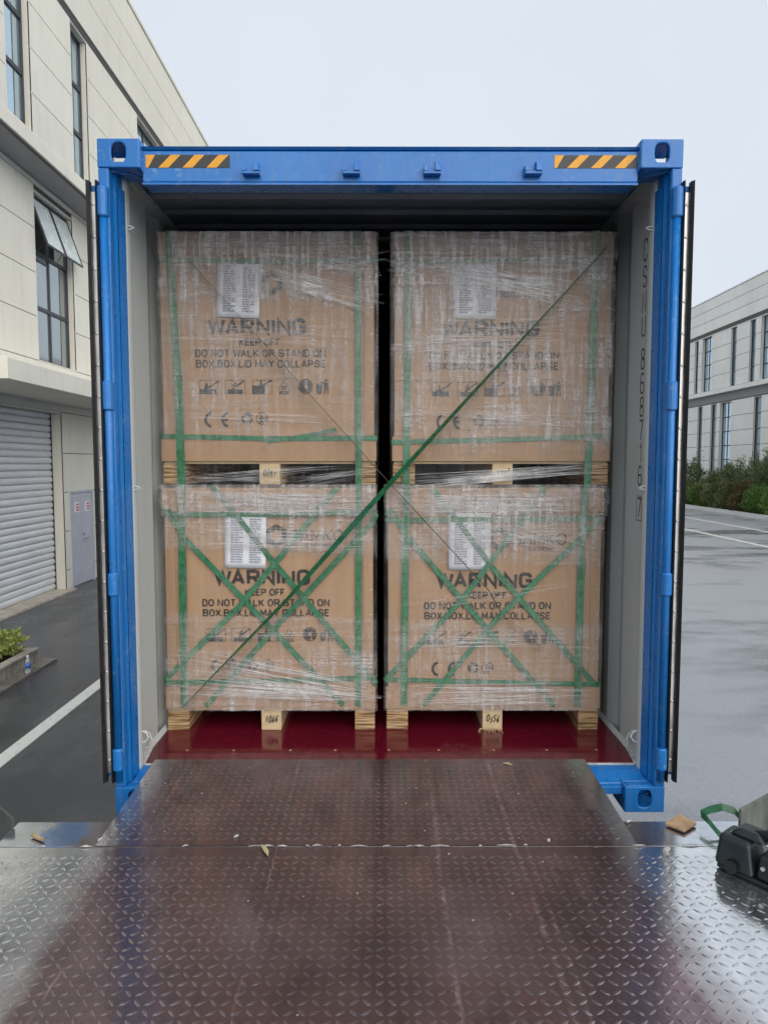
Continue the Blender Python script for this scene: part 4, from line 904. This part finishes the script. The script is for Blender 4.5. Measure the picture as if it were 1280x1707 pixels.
def load(name, lab, x0, x1, zb, z_top, lidh, trayh, prt, doc, docrot, straps, film, spots, strands, hand, seed, logo, yaw=0):
    t = thing(name, ((x0 + x1) / 2, YF + .55, zb), lab, 'wrapped pallet', 'shrink-wrapped pallet loads stacked in the container')
    rnd = random.Random(seed); off = wloc(t); bz = zb + .12; D = 1.10
    # pallet: three layered runners and a thin deck
    pal = B('pallet', 'pale_wood', t, x0 + .004, x1 - .004, YF + .012, YF + D, bz - .014, bz - .001)
    xm = (x0 + x1) / 2 + (.0 if seed != 4 else .01)
    for k, (a, b) in enumerate(((x0, x0 + .112), (xm - .052, xm + .052), (x1 - .104, x1))):
        mm = MB().hexa([(a, YF + rnd.uniform(0, .008), zb), (b, YF + rnd.uniform(0, .008), zb), (b, YF + D, zb), (a, YF + D, zb), (a, YF + .003, bz - .0145), (b, YF + .003, bz - .0145), (b, YF + D, bz - .0145), (a, YF + D, bz - .0145)])
        mm.build('runner', 'pallet_wood' if k != 1 else 'pale_wood', pal, bevel=.003)
    hm = pen(hand, .07, .034, seed); obj('handwriting', hm, 'pen_ink', pal, Vector((xm - .034, YF - .0025, zb + .045)) - off)
    # carton: sleeve, base tray, lid, corner posts
    s = .006
    car = MB().hexa([(x0 + s + .004, YF, bz), (x1 - s - .002, YF, bz), (x1 - s, YF + D, bz), (x0 + s, YF + D, bz), (x0 + s + .01, YF + .003, z_top - .01), (x1 - s - .008, YF + .003, z_top - .01), (x1 - s, YF + D, z_top - .01), (x0 + s, YF + D, z_top - .01)]).build('carton', 'cardboard', t, bevel=.006)
    B('base_tray', 'cardboard_dark', car, x0 - .004, x1 + .003, YF - .0065, YF - .001, bz, bz + trayh)
    for a, b in ((x0 - .004, x0 - .0005), (x1 - .0005, x1 + .003)): B('tray_flap', 'cardboard_dark', car, a, b, YF - .001, YF + .5, bz + .001, bz + trayh - .001)
    lid = MB().hexa([(x0 - .006, YF - .009, z_top - lidh), (x1 + .006, YF - .009, z_top - lidh), (x1 + .006, YF + D, z_top - lidh), (x0 - .006, YF + D, z_top - lidh),
                     (x0 - .004, YF - .005, z_top), (x1 + .004, YF - .005, z_top), (x1 + .004, YF + D, z_top), (x0 - .004, YF + D, z_top)]).build('lid', 'cardboard_dark', car, bevel=.008)
    for a, b in ((x0 + .008, x0 + .058), (x1 - .058, x1 - .008)):
        cp = B('corner_post', 'cardboard_dark', car, a, b, YF - .0045, YF - .0002, bz + trayh + .003, z_top - lidh - .003)
    st = MB(); z = bz + trayh + .12
    while z < z_top - lidh - .05:
        st.box(x1 - .024, x1 - .014, YF - .0058, YF - .0046, z, z + .004); z += .13
    tag(st.build('staples', 'strip_metal', car), kind='stuff')
    # flap crease lines in the sleeve
    for a in (x0 + .085, x0 + .115, x1 - .10): B('crease', 'cardboard_dark', car, a, a + .003, YF - .0012, YF - .0004, bz + trayh + .002, z_top - lidh - .004)
    # print
    ox, oz = at(prt[0], prt[1], 'y', YF - .001).x, at(prt[0], prt[1], 'y', YF - .001).z
    def put(nm, me, dx, dz, mat='ink'): return obj(nm, me, mat, car, Vector((ox + dx * U, YF - .0018, oz + dz * U)) - off)
    put('lettering', P_WARN, -6, 36); put('lettering', P_KEEP, -1.5, 18); put('lettering', P_DO, 0, 0); put('lettering', P_BOX, 0, -17)
    for k, dx in enumerate((-100, -58, -14)): put('pictogram', PIC[k], dx, -59)
    for nm, me, dx, dz in MARKS: put(nm, me, dx, dz)
    if logo: put('logo', M_HEX, 18.5, 118)
    if logo == 1: put('lettering', P_GAM, 84, 108); put('lettering', P_NEW, 87, 98)
    # the paper list under the wrap
    a = at(doc[0], doc[1], 'y', YF - .008); b = at(doc[2], doc[3], 'y', YF - .008); w, h = b.x - a.x, a.z - b.z
    pm = MB(); nx, nz = 8, 10
    for j in range(nz + 1):
        for i in range(nx + 1):
            pm.v.append((-w / 2 + w * i / nx, .0022 * mnoise.noise(Vector((i * .6, j * .5, seed))), -h / 2 + h * j / nz))
    for j in range(nz):
        for i in range(nx): q = j * (nx + 1) + i; pm.f.append((q, q + 1, q + nx + 2, q + nx + 1))
    d = obj('paper_list', pm.mesh('paper_list', fix=False, smooth=True), 'sheet_paper', t, Vector(((a.x + b.x) / 2, YF - .0085, (a.z + b.z) / 2)) - off); d.rotation_euler.y = docrot
    so = d.modifiers.new('thickness', 'SOLIDIFY'); so.thickness = .0006
    lm_ = MB()
    for c0, c1, r0, r1 in ((.14, .44, .10, .86), (.60, .88, .10, .84)):
        n = 19
        for k in range(n):
            z = h / 2 - h * (1 - (r0 + (r1 - r0) * k / (n - 1))); x = -w / 2 + w * c0; e = -w / 2 + w * (c1 if rnd.random() < .7 else c1 - .1)
            while x < e:
                ww = rnd.uniform(.01, .028)
                lm_.box(x, min(e, x + ww), -.0034, -.0030, z, z + .0062); x += ww + .0035
    tag(obj('list_print', lm_.mesh('list_print'), 'print_grey', d), kind='stuff')
    # straps
    for spec in straps:
        pts, wpx = spec; pt = []; half = wpx * U / 2; n = 14
        for (ax, ay), (bx, by) in zip(pts[:-1], pts[1:]):
            for k in range(n): pt.append((ax + (bx - ax) * k / n, ay + (by - ay) * k / n))
        pt.append(pts[-1]); P = []
        for q, (px, py) in enumerate(pt):
            v = at(px, py, 'y', YF - .011); 
            if v.z > z_top - lidh - .01 and v.z < z_top + .01: v.y -= .006
            v.y += .0015 * mnoise.noise(Vector((q * .35, spec[1], seed))); v.x = max(x0 - .007, min(x1 + .007, v.x)); P.append(v)
        W_ = []
        for q in range(len(P)):
            tt = P[min(q + 1, len(P) - 1)] - P[max(q - 1, 0)]; W_.append(Vector((-tt.z, 0, tt.x)).normalized() * half * (1 + .08 * mnoise.noise(Vector((q * .5, seed, wpx)))))
        # carry each end round the edge of the load
        for e in (0, -1):
            v = P[e]; ext = None
            if v.x < x0 + .035 or v.x > x1 - .035:
                xe = x0 - .009 if v.x < x0 + .1 else x1 + .009; wz = Vector((0, 0, half * (1.0 if abs(W_[e].z) > half * .9 else 1.3)))
                wz = wz if W_[e].z >= 0 else -wz
                ext = ([Vector((xe, YF - .004, v.z)), Vector((xe, YF + .20, v.z))], [wz, wz])
            elif v.z > z_top - .03:
                wx = Vector((half * 1.2, 0, 0)); wx = wx if W_[e].x >= 0 else -wx
                ext = ([Vector((v.x, YF - .010, z_top + .006)), Vector((v.x, YF + .18, z_top + .006))], [wx, wx])
            if ext:
                if e == 0: P = ext[0][::-1] + P; W_ = ext[1][::-1] + W_
                else: P = P + ext[0]; W_ = W_ + ext[1]
        ribbon(MB(), P, W_, .0014).build('strap', 'strap_green', t)
    # stretch wrap: one sheet pulled round the load
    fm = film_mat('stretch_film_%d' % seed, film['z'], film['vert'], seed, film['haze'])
    xs = []; wrap = .22; nxx = 150; nzz = 170; fb0, fb1 = film['range']
    total = (x1 - x0) + 2 * wrap + .03; vs = []; fs = []
    for j in range(nzz + 1):
        z = fb0 + (fb1 - fb0) * j / nzz
        for i in range(nxx + 1):
            u = -wrap + (x1 - x0 + 2 * wrap) * i / nxx
            sp = 0
            for sx_, sz_, r1_, r2_, amp in spots:
                sp += amp * math.exp(-(((x0 + u) - sx_) / r1_) ** 2 - ((z - sz_) / r2_) ** 2)
            X = x0 + u
            wr = .0022 * mnoise.noise(Vector((X * 4, z * 38, seed))) + .0016 * mnoise.noise(Vector((X * 34, z * 3, seed + 4))) + .0016 * mnoise.noise(Vector((X * 11 + z * 9, z * 70, seed + 2)))
            wr += sp * (mnoise.noise(Vector((X * 22 + z * 14, z * 48 - X * 10, seed + 8))) + .7 * mnoise.noise(Vector((X * 60, z * 95, seed + 5))))
            o_ = .0185 + abs(sp) * .9 + wr + (.006 if z > z_top - lidh - .02 else 0)
            if z > z_top: o_ -= min(.03, (z - z_top) * .25)
            e = .02
            if u < 0: y_ = YF - o_ + (-u) ; xx_ = x0 - o_ * min(1, -u / e) + .004
            elif u > x1 - x0: y_ = YF - o_ + (u - x1 + x0); xx_ = x1 + o_ * min(1, (u - x1 + x0) / e) - .004
            else: y_ = YF - o_; xx_ = X
            lim = film.get('lim'); 
            if lim: xx_ = max(lim[0], min(lim[1], xx_))
            vs.append((xx_ - off.x, y_ - off.y, z - off.z))
    for j in range(nzz):
        for i in range(nxx): q = j * (nxx + 1) + i; fs.append((q, q + 1, q + nxx + 2, q + nxx + 1))
    me = bpy.data.meshes.new('stretch_film'); me.from_pydata(vs, [], fs)
    for p in me.polygons: p.use_smooth = True
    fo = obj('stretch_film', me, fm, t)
    sm = MB()
    for (ax, ay, bx, by, jit, num_, r) in strands:
        for _ in range(num_):
            q0 = (ax + rnd.uniform(-14, 14), ay + rnd.uniform(-jit[0], jit[0])); q1 = (bx + rnd.uniform(-14, 14), by + rnd.uniform(-jit[1], jit[1]))
            s0 = rnd.uniform(0, .35); s1 = rnd.uniform(.6, 1)
            pth = []; n = 9; rr = r * rnd.uniform(.45, 1.2)
            for k in range(n + 1):
                s_ = s0 + (s1 - s0) * k / n; v = at(q0[0] + (q1[0] - q0[0]) * s_, q0[1] + (q1[1] - q0[1]) * s_ + rnd.uniform(-.7, .7), 'y', YF - .0225 + rnd.uniform(-.0006, .0006)); pth.append(v)
            sm.tube(pth, [rr * (.25 + .75 * math.sin(math.pi * (k + .4) / (n + .8))) for k in range(n + 1)], 4)
    tag(sm.build('film_folds', 'film_strand', fo), kind='stuff')
    return t

zl = ZF; zu = 2.542
H = lambda px, py: at(px, py, 'y', YF - .02)
# lower left
load('pallet_load', 'wrapped carton on the red floor beside the grey left wall, pallet marked 1066', -1.156, -.074, zl, 2.525, .125, .115, (443.5, 1011), (374, 851, 444, 947), R(1.2),
     [([(303, 812), (303, 900), (307, 1178)], 12), ([(598, 812), (597, 1178)], 10), ([(277, 857), (450, 858), (632, 852)], 8), ([(277, 1138), (430, 1136), (630, 1130)], 8),
      ([(280, 850), (305, 895), (445, 1040), (572, 1176)], 9), ([(354, 810), (450, 930), (627, 1140)], 9), ([(276, 1133), (400, 1010), (560, 815)], 9), ([(343, 1178), (460, 1045), (633, 858)], 9)],
     {'z': [(1.30, .9), (1.62, 1.05), (1.70, .55), (1.83, .62), (1.86, .16), (2.16, .12), (2.20, .75), (2.36, .85), (2.40, 1.15), (2.66, 1.1)], 'vert': .38, 'haze': .18, 'range': (1.366, 2.543), 'lim': (-1.173, -.060)},
     [(-.6, 2.50, .7, .07, .007), (-.09, 1.42, .08, .10, .014), (-1.15, 2.46, .06, .10, .009)],
     [(632, 1165, 280, 1125, (10, 36), 56, .0011), (630, 1148, 300, 1083, (4, 8), 14, .0010), (285, 895, 632, 905, (24, 24), 34, .0007), (280, 835, 632, 838, (20, 20), 70, .0012), (300, 800, 600, 775, (10, 6), 12, .0006), (290, 1060, 620, 1055, (8, 8), 8, .0005)], '1066', 1, True)
# lower right
load('pallet_load', 'wrapped carton on the red floor beside the right wall, frayed pallet marked 0556', -.012, 1.095, zl, 2.525, .125, .115, (812.5, 1016), (748, 855, 817, 950), R(.2),
     [([(678, 812), (676, 900), (673, 1176)], 11), ([(976, 812), (970, 900), (962, 1178)], 12), ([(655, 867), (830, 866), (1003, 864)], 8), ([(642, 1133), (800, 1137), (992, 1141)], 8),
      ([(652, 852), (680, 895), (800, 1035), (925, 1178)], 9), ([(722, 815), (820, 945), (992, 1142)], 9), ([(642, 1135), (770, 1000), (905, 820)], 9), ([(706, 1176), (830, 1030), (1004, 862)], 9)],
     {'z': [(1.30, .85), (1.46, .75), (1.50, .45), (1.60, .60), (1.82, .75), (1.86, .22), (2.14, .24), (2.18, .75), (2.36, .95), (2.40, 1.15), (2.66, 1.1)], 'vert': .42, 'haze': .20, 'range': (1.366, 2.543), 'lim': (-.027, 1.173)},
     [(.55, 2.50, .7, .07, .007), (.0, 1.42, .06, .05, .022), (1.06, 2.47, .08, .09, .009)],
     [(690, 1148, 990, 1150, (8, 14), 14, .0014), (660, 1165, 990, 1160, (14, 16), 20, .0010), (655, 895, 1000, 885, (26, 26), 34, .0007), (820, 870, 1000, 930, (14, 14), 14, .0008), (650, 838, 1005, 840, (20, 20), 70, .0012), (655, 1070, 990, 1065, (16, 16), 24, .0006), (660, 1015, 980, 970, (12, 12), 8, .0006)], '0556', 2, True)
# upper left
load('pallet_load', 'wrapped carton stacked on top at the left, pallet marked 0341', -1.150, -.068, zu, 3.80, .115, .125, (434.5, 595), (361, 432, 434, 529), R(2.2),
     [([(283, 385), (287, 500), (297, 640), (303, 812)], 13), ([(596, 385), (597, 600), (598, 812)], 10), ([(270, 727), (450, 731), (632, 730)], 8), ([(445, 736), (500, 728), (560, 716)], 6), ([(266, 432), (450, 436), (632, 432)], 8)],
     {'z': [(2.50, .35), (2.55, .10), (2.66, .07), (2.76, .28), (2.80, .55), (3.10, .5), (3.2, .6), (3.42, .62), (3.46, .85), (3.62, .95), (3.66, 1.1), (3.85, 1.15)], 'vert': .55, 'haze': .24, 'range': (2.53, 3.795), 'lim': (-1.172, -.054)},
     [(-.10, 3.60, .14, .09, .022), (-.5, 3.70, .7, .07, .006), (-.3, 3.52, .35, .10, .004)],
     [(430, 452, 632, 505, (14, 26), 60, .0011), (520, 436, 640, 440, (16, 22), 34, .0014), (280, 405, 620, 400, (14, 14), 26, .0007), (275, 545, 630, 560, (26, 26), 22, .0006), (290, 690, 630, 700, (8, 12), 12, .0006), (480, 806, 632, 782, (10, 10), 18, .0006), (300, 795, 480, 806, (8, 8), 12, .0006)], '0341', 3, 2)
# upper right
load('pallet_load', 'wrapped carton stacked on top at the right, pallet marked 1713', .020, 1.118, zu, 3.80, .115, .125, (823, 599), (756, 436, 827, 531), R(.4),
     [([(680, 385), (679, 600), (677, 812)], 11), ([(994, 385), (989, 560), (979, 812)], 12), ([(648, 737), (830, 733), (1010, 727)], 8), ([(652, 436), (830, 434), (1010, 432)], 8)],
     {'z': [(2.50, .35), (2.55, .10), (2.66, .10), (2.76, .45), (2.80, .75), (3.1, .75), (3.2, .95), (3.34, .75), (3.46, .85), (3.62, .95), (3.66, 1.1), (3.85, 1.15)], 'vert': .54, 'haze': .27, 'range': (2.53, 3.795), 'lim': (.005, 1.173)},
     [(.08, 3.60, .14, .08, .022), (.55, 3.70, .7, .07, .006), (1.07, 3.50, .07, .16, .010), (.9, 3.2, .3, .3, .003)],
     [(645, 440, 720, 446, (12, 14), 26, .0014), (700, 452, 1000, 500, (20, 26), 60, .0011), (660, 405, 1010, 402, (14, 14), 34, .0007), (655, 560, 1010, 545, (30, 30), 30, .0006), (655, 690, 1000, 705, (16, 16), 18, .0006), (660, 806, 1005, 778, (14, 10), 60, .0008), (960, 450, 1018, 470, (36, 36), 34, .0013)], '1713', 4, 2)

# ------------------------------------------------------------------ loose lashing straps across the front
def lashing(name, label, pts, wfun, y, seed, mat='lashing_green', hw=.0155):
    o = thing(name, H(*pts[len(pts) // 2]), label, 'strap'); n = 24; pt = []
    for (ax, ay), (bx, by) in zip(pts[:-1], pts[1:]):
        for k in range(n): pt.append((ax + (bx - ax) * k / n, ay + (by - ay) * k / n))
    pt.append(pts[-1]); P = []; W_ = []
    for q, (px, py) in enumerate(pt): P.append(at(px, py, 'y', y(q / (len(pt) - 1))))
    for q in range(len(P)):
        tt = (P[min(q + 1, len(P) - 1)] - P[max(q - 1, 0)]).normalized(); side = Vector((-tt.z, 0, tt.x)).normalized(); dep = tt.cross(side).normalized()
        a = wfun(q / (len(P) - 1)); W_.append((side * math.cos(a) + dep * math.sin(a)) * hw)
    me = ribbon(MB(), P, W_, .0016); m = me.build('strap_band', mat, o); return o
def sstep(a, b, x): x = max(0, min(1, (x - a) / (b - a))); return x * x * (3 - 2 * x)
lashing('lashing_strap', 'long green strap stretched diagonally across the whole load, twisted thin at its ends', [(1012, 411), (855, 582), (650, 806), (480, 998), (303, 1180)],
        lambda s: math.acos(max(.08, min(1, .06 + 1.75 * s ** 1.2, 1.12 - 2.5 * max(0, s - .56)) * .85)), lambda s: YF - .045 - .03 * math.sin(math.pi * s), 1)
lashing('lashing_strap', 'thin dark strap seen edge-on, falling from the upper left carton to the lower right', [(318, 436), (400, 528), (640, 795), (815, 985), (835, 1022), (905, 1080)],
        lambda s: R(83 + 3 * math.sin(9 * s)), lambda s: YF - .038 - .012 * math.sin(math.pi * s), 2, 'strap_dark', .009)

# ================================================================== things lying on the ramp
# strapping tool
tp = at(1243, 1452, 'z', ZP + .003); tl = thing('strapping_tool', (tp.x, tp.y, ZP + .003), 'black battery strapping tool lying on the ramp beside the guard plate', 'tool'); tl.rotation_euler.z = R(-52)
def tb(name, mat, pts, parent=None, bevel=.008, seg=3): return obj(name, MB().hexa(pts).mesh(name), mat, parent or tl, None, bevel, seg)
def hx(x0, x1, y0, y1, z0, z1, tx0=0, tx1=0, ty=0): return [(x0, y0, z0), (x1, y0, z0), (x1, y1, z0), (x0, y1, z0), (x0 + tx0, y0 + ty, z1), (x1 - tx1, y0 + ty, z1), (x1 - tx1, y1 - ty, z1), (x0 + tx0, y1 - ty, z1)]
tb('body', 'black_plastic', hx(-.085, .05, -.062, .062, .012, .125, .012, .02, .010), bevel=.016)
tb('base_plate', 'dark_plastic', hx(-.075, .16, -.055, .055, 0, .014), bevel=.004)
tb('cover', 'black_plastic', hx(-.05, .075, -.03, .055, .1255, .152, .03, .03, .012), bevel=.009)
tb('motor_housing', 'dark_plastic', hx(.052, .15, -.05, .05, .016, .10, .006, .02, .008), bevel=.012)
obj('handle', MB().tube([(.02, .01, .135), (.09, .01, .16), (.17, .01, .150), (.235, .01, .105), (.26, .01, .05)], [.016, .019, .020, .020, .022], 12).mesh('handle', smooth=True), 'black_plastic', tl)
tb('battery', 'black_plastic', hx(.19, .31, -.045, .05, .0, .075, .006, .006, .006), bevel=.012)
tb('sticker', 'white_sticker', hx(-.048, -.012, -.018, -.006, .1252, .1268), bevel=0)
tb('sticker', 'white_sticker', hx(.155, .18, -.055, -.048, .03, .045), bevel=0)
obj('screw', MB().tube([(.075, -.052, .06), (.075, -.044, .06)], .007, 10).mesh('screw'), 'strip_metal', tl)
obj('feed_wheel', MB().tube([(-.02, -.075, .03), (-.02, -.060, .03)], .022, 16).mesh('feed_wheel'), 'dark_plastic', tl)
# green strap offcut
sp = [at(1206, 1401, 'z', ZP + .006), at(1190, 1382, 'z', ZP + .02), at(1170, 1357, 'z', ZP + .05)]
a_ = [at(1168, 1357, 'y', -.36), at(1184, 1350, 'y', -.37), at(1204, 1346, 'y', -.385), at(1224, 1352, 'y', -.40), at(1237, 1367, 'y', -.42), at(1243, 1388, 'y', -.44), at(1245, 1402, 'y', -.45)]
so = thing('strap_offcut', (a_[3].x, a_[3].y, ZP + .004), 'curled offcut of green strap looping up beside the black tool', 'strap offcut')
pth = [at(1212, 1404, 'y', -.47), at(1196, 1388, 'y', -.44), at(1180, 1368, 'y', -.40)] + a_
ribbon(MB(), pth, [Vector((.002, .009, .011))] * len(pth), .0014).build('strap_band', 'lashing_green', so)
# plywood chip, leaf, scraps
c = [at(1108, 1376, 'z', ZP + .004), at(1133, 1361, 'z', ZP + .004), at(1161, 1376, 'z', ZP + .004), at(1140, 1389, 'z', ZP + .004)]
cc = sum(c, Vector()) / 4
w = thing('wood_chip', cc, 'square brown plywood chip lying on the ramp edge below the corner casting', 'wood chip')
MB().hexa([tuple(p) for p in c] + [tuple(p + Vector((0, 0, .010))) for p in c]).build('chip', 'wood_chip', w, bevel=.002)
p = at(60, 1400, 'z', ZP + .004)
w = thing('wood_splinter', p, 'short reddish wood splinter on the ramp beam at the far left', 'splinter')
MB().hexa([(p.x - .03, p.y + .02, p.z), (p.x + .03, p.y - .012, p.z), (p.x + .035, p.y - .004, p.z), (p.x - .025, p.y + .03, p.z), (p.x - .03, p.y + .02, p.z + .008), (p.x + .03, p.y - .012, p.z + .006), (p.x + .035, p.y - .004, p.z + .006), (p.x - .025, p.y + .03, p.z + .008)]).build('sliver', 'wood_chip', w)
lp = [at(435, 1408, 'z', ZP + .006), at(444, 1412, 'z', ZP + .012), at(448, 1420, 'z', ZP + .012), at(447, 1428, 'z', ZP + .007), at(440, 1420, 'z', ZP + .008), at(436, 1413, 'z', ZP + .008)]
w = thing('fallen_leaf', at(442, 1418, 'z', ZP + .002), 'small pale yellow fallen leaf on the tread near the seam', 'leaf')
mm = MB(); mm.add(lp + [q + Vector((0, 0, .001)) for q in lp], [(0, 1, 2, 3, 4, 5), (11, 10, 9, 8, 7, 6)] + [(i, (i + 1) % 6, 6 + (i + 1) % 6, 6 + i) for i in range(6)]); mm.build('blade', 'leaf_dry', w)
for px, py, zz, nm, lb, ln, ang in ((1046, 1371, ZP + .005, 'paint_flake', 'white flake on the ramp beside the lip corner', .018, .6), (915, 1403, ZP + .008, 'paint_flake', 'white crumpled flake on the weld seam', .014, 1.2),
                               (842, 1273, ZF + .016, 'wood_splinter', 'pale wood splinter where the lip meets the red floor', .03, -.5), (392, 1396, ZP + .010, 'paint_flake', 'white flake on the lip above the fallen leaf', .014, .9), (165, 1402, ZP + .006, 'paint_flake', 'white flake at the lip corner on the left of the seam', .016, 1.3),
                               (905, 1268, ZF + .003, 'wood_splinter', 'tiny pale splinter lying on the red floor edge', .016, .3)):
    p = at(px, py, 'z', zz); o = thing(nm, p, lb, 'scrap'); ca, sa = math.cos(ang), math.sin(ang); m = MB()
    for q in range(2):
        l2 = ln * (1 - .4 * q); b = q * .7; c1, s1 = math.cos(ang + b), math.sin(ang + b)
        m.hexa([(p.x + u * c1 - v * s1, p.y + u * s1 + v * c1, p.z + z) for z in (0, .003) for u, v in ((-l2 * .3, -.003), (l2, -.002), (l2 * 1.1, .002), (-l2 * .2, .004))])
    m.build('sliver', 'white_sticker' if nm == 'paint_flake' else 'pale_wood', o)
# frayed splinters at the foot of the right pallet's middle runner
sp0 = H(818, 1217); o = thing('frayed_splinters', (sp0.x, YF - .01, ZF), 'tuft of frayed pale splinters under the pallet runner marked 0556', 'splinters'); m = MB(); rnd = random.Random(8)
for i in range(34):
    x = sp0.x + rnd.uniform(-.055, .055); a = rnd.gauss(0, .9); L = rnd.uniform(.02, .05)
    m.tube([(x, YF - .003, ZF + .012), (x + .4 * L * math.sin(a), YF - .012, ZF + .010), (x + L * math.sin(a), YF - .012 - L * abs(math.cos(a)), ZF + .002 + rnd.uniform(0, .006))], [.0014, .001, .0005], 4)
tag(m.build('splinter_tuft', 'pale_wood', o), kind='stuff')

# specks of grit, bark and flakes scattered over the ramp
m = MB(); rnd = random.Random(31)
for i in range(60):
    x = rnd.uniform(-1.3, 1.3); y = -.5 - abs(rnd.gauss(0, .45)) if rnd.random() < .7 else rnd.uniform(-.48, .1)
    if y > -.5 and not (LX0 < x < LX1): continue
    z = (ZP if y < YS else lipz(y)) + .0005; q = rnd.uniform(.0012, .0036); a = rnd.uniform(0, 3.14); ca, sa = math.cos(a) * q * rnd.uniform(1, 2.4), math.sin(a) * q
    m.hexa([(x - ca, y - sa, z), (x + sa, y - ca * .5, z), (x + ca, y + sa, z), (x - sa, y + ca * .5, z), (x - ca * .7, y - sa, z + q * .8), (x + sa, y - ca * .4, z + q * .8), (x + ca * .7, y + sa, z + q * .6), (x - sa, y + ca * .4, z + q * .7)])
tag(m.build('debris', 'grit'), 'pale specks of grit and wood scattered over the ramp', kind='stuff')
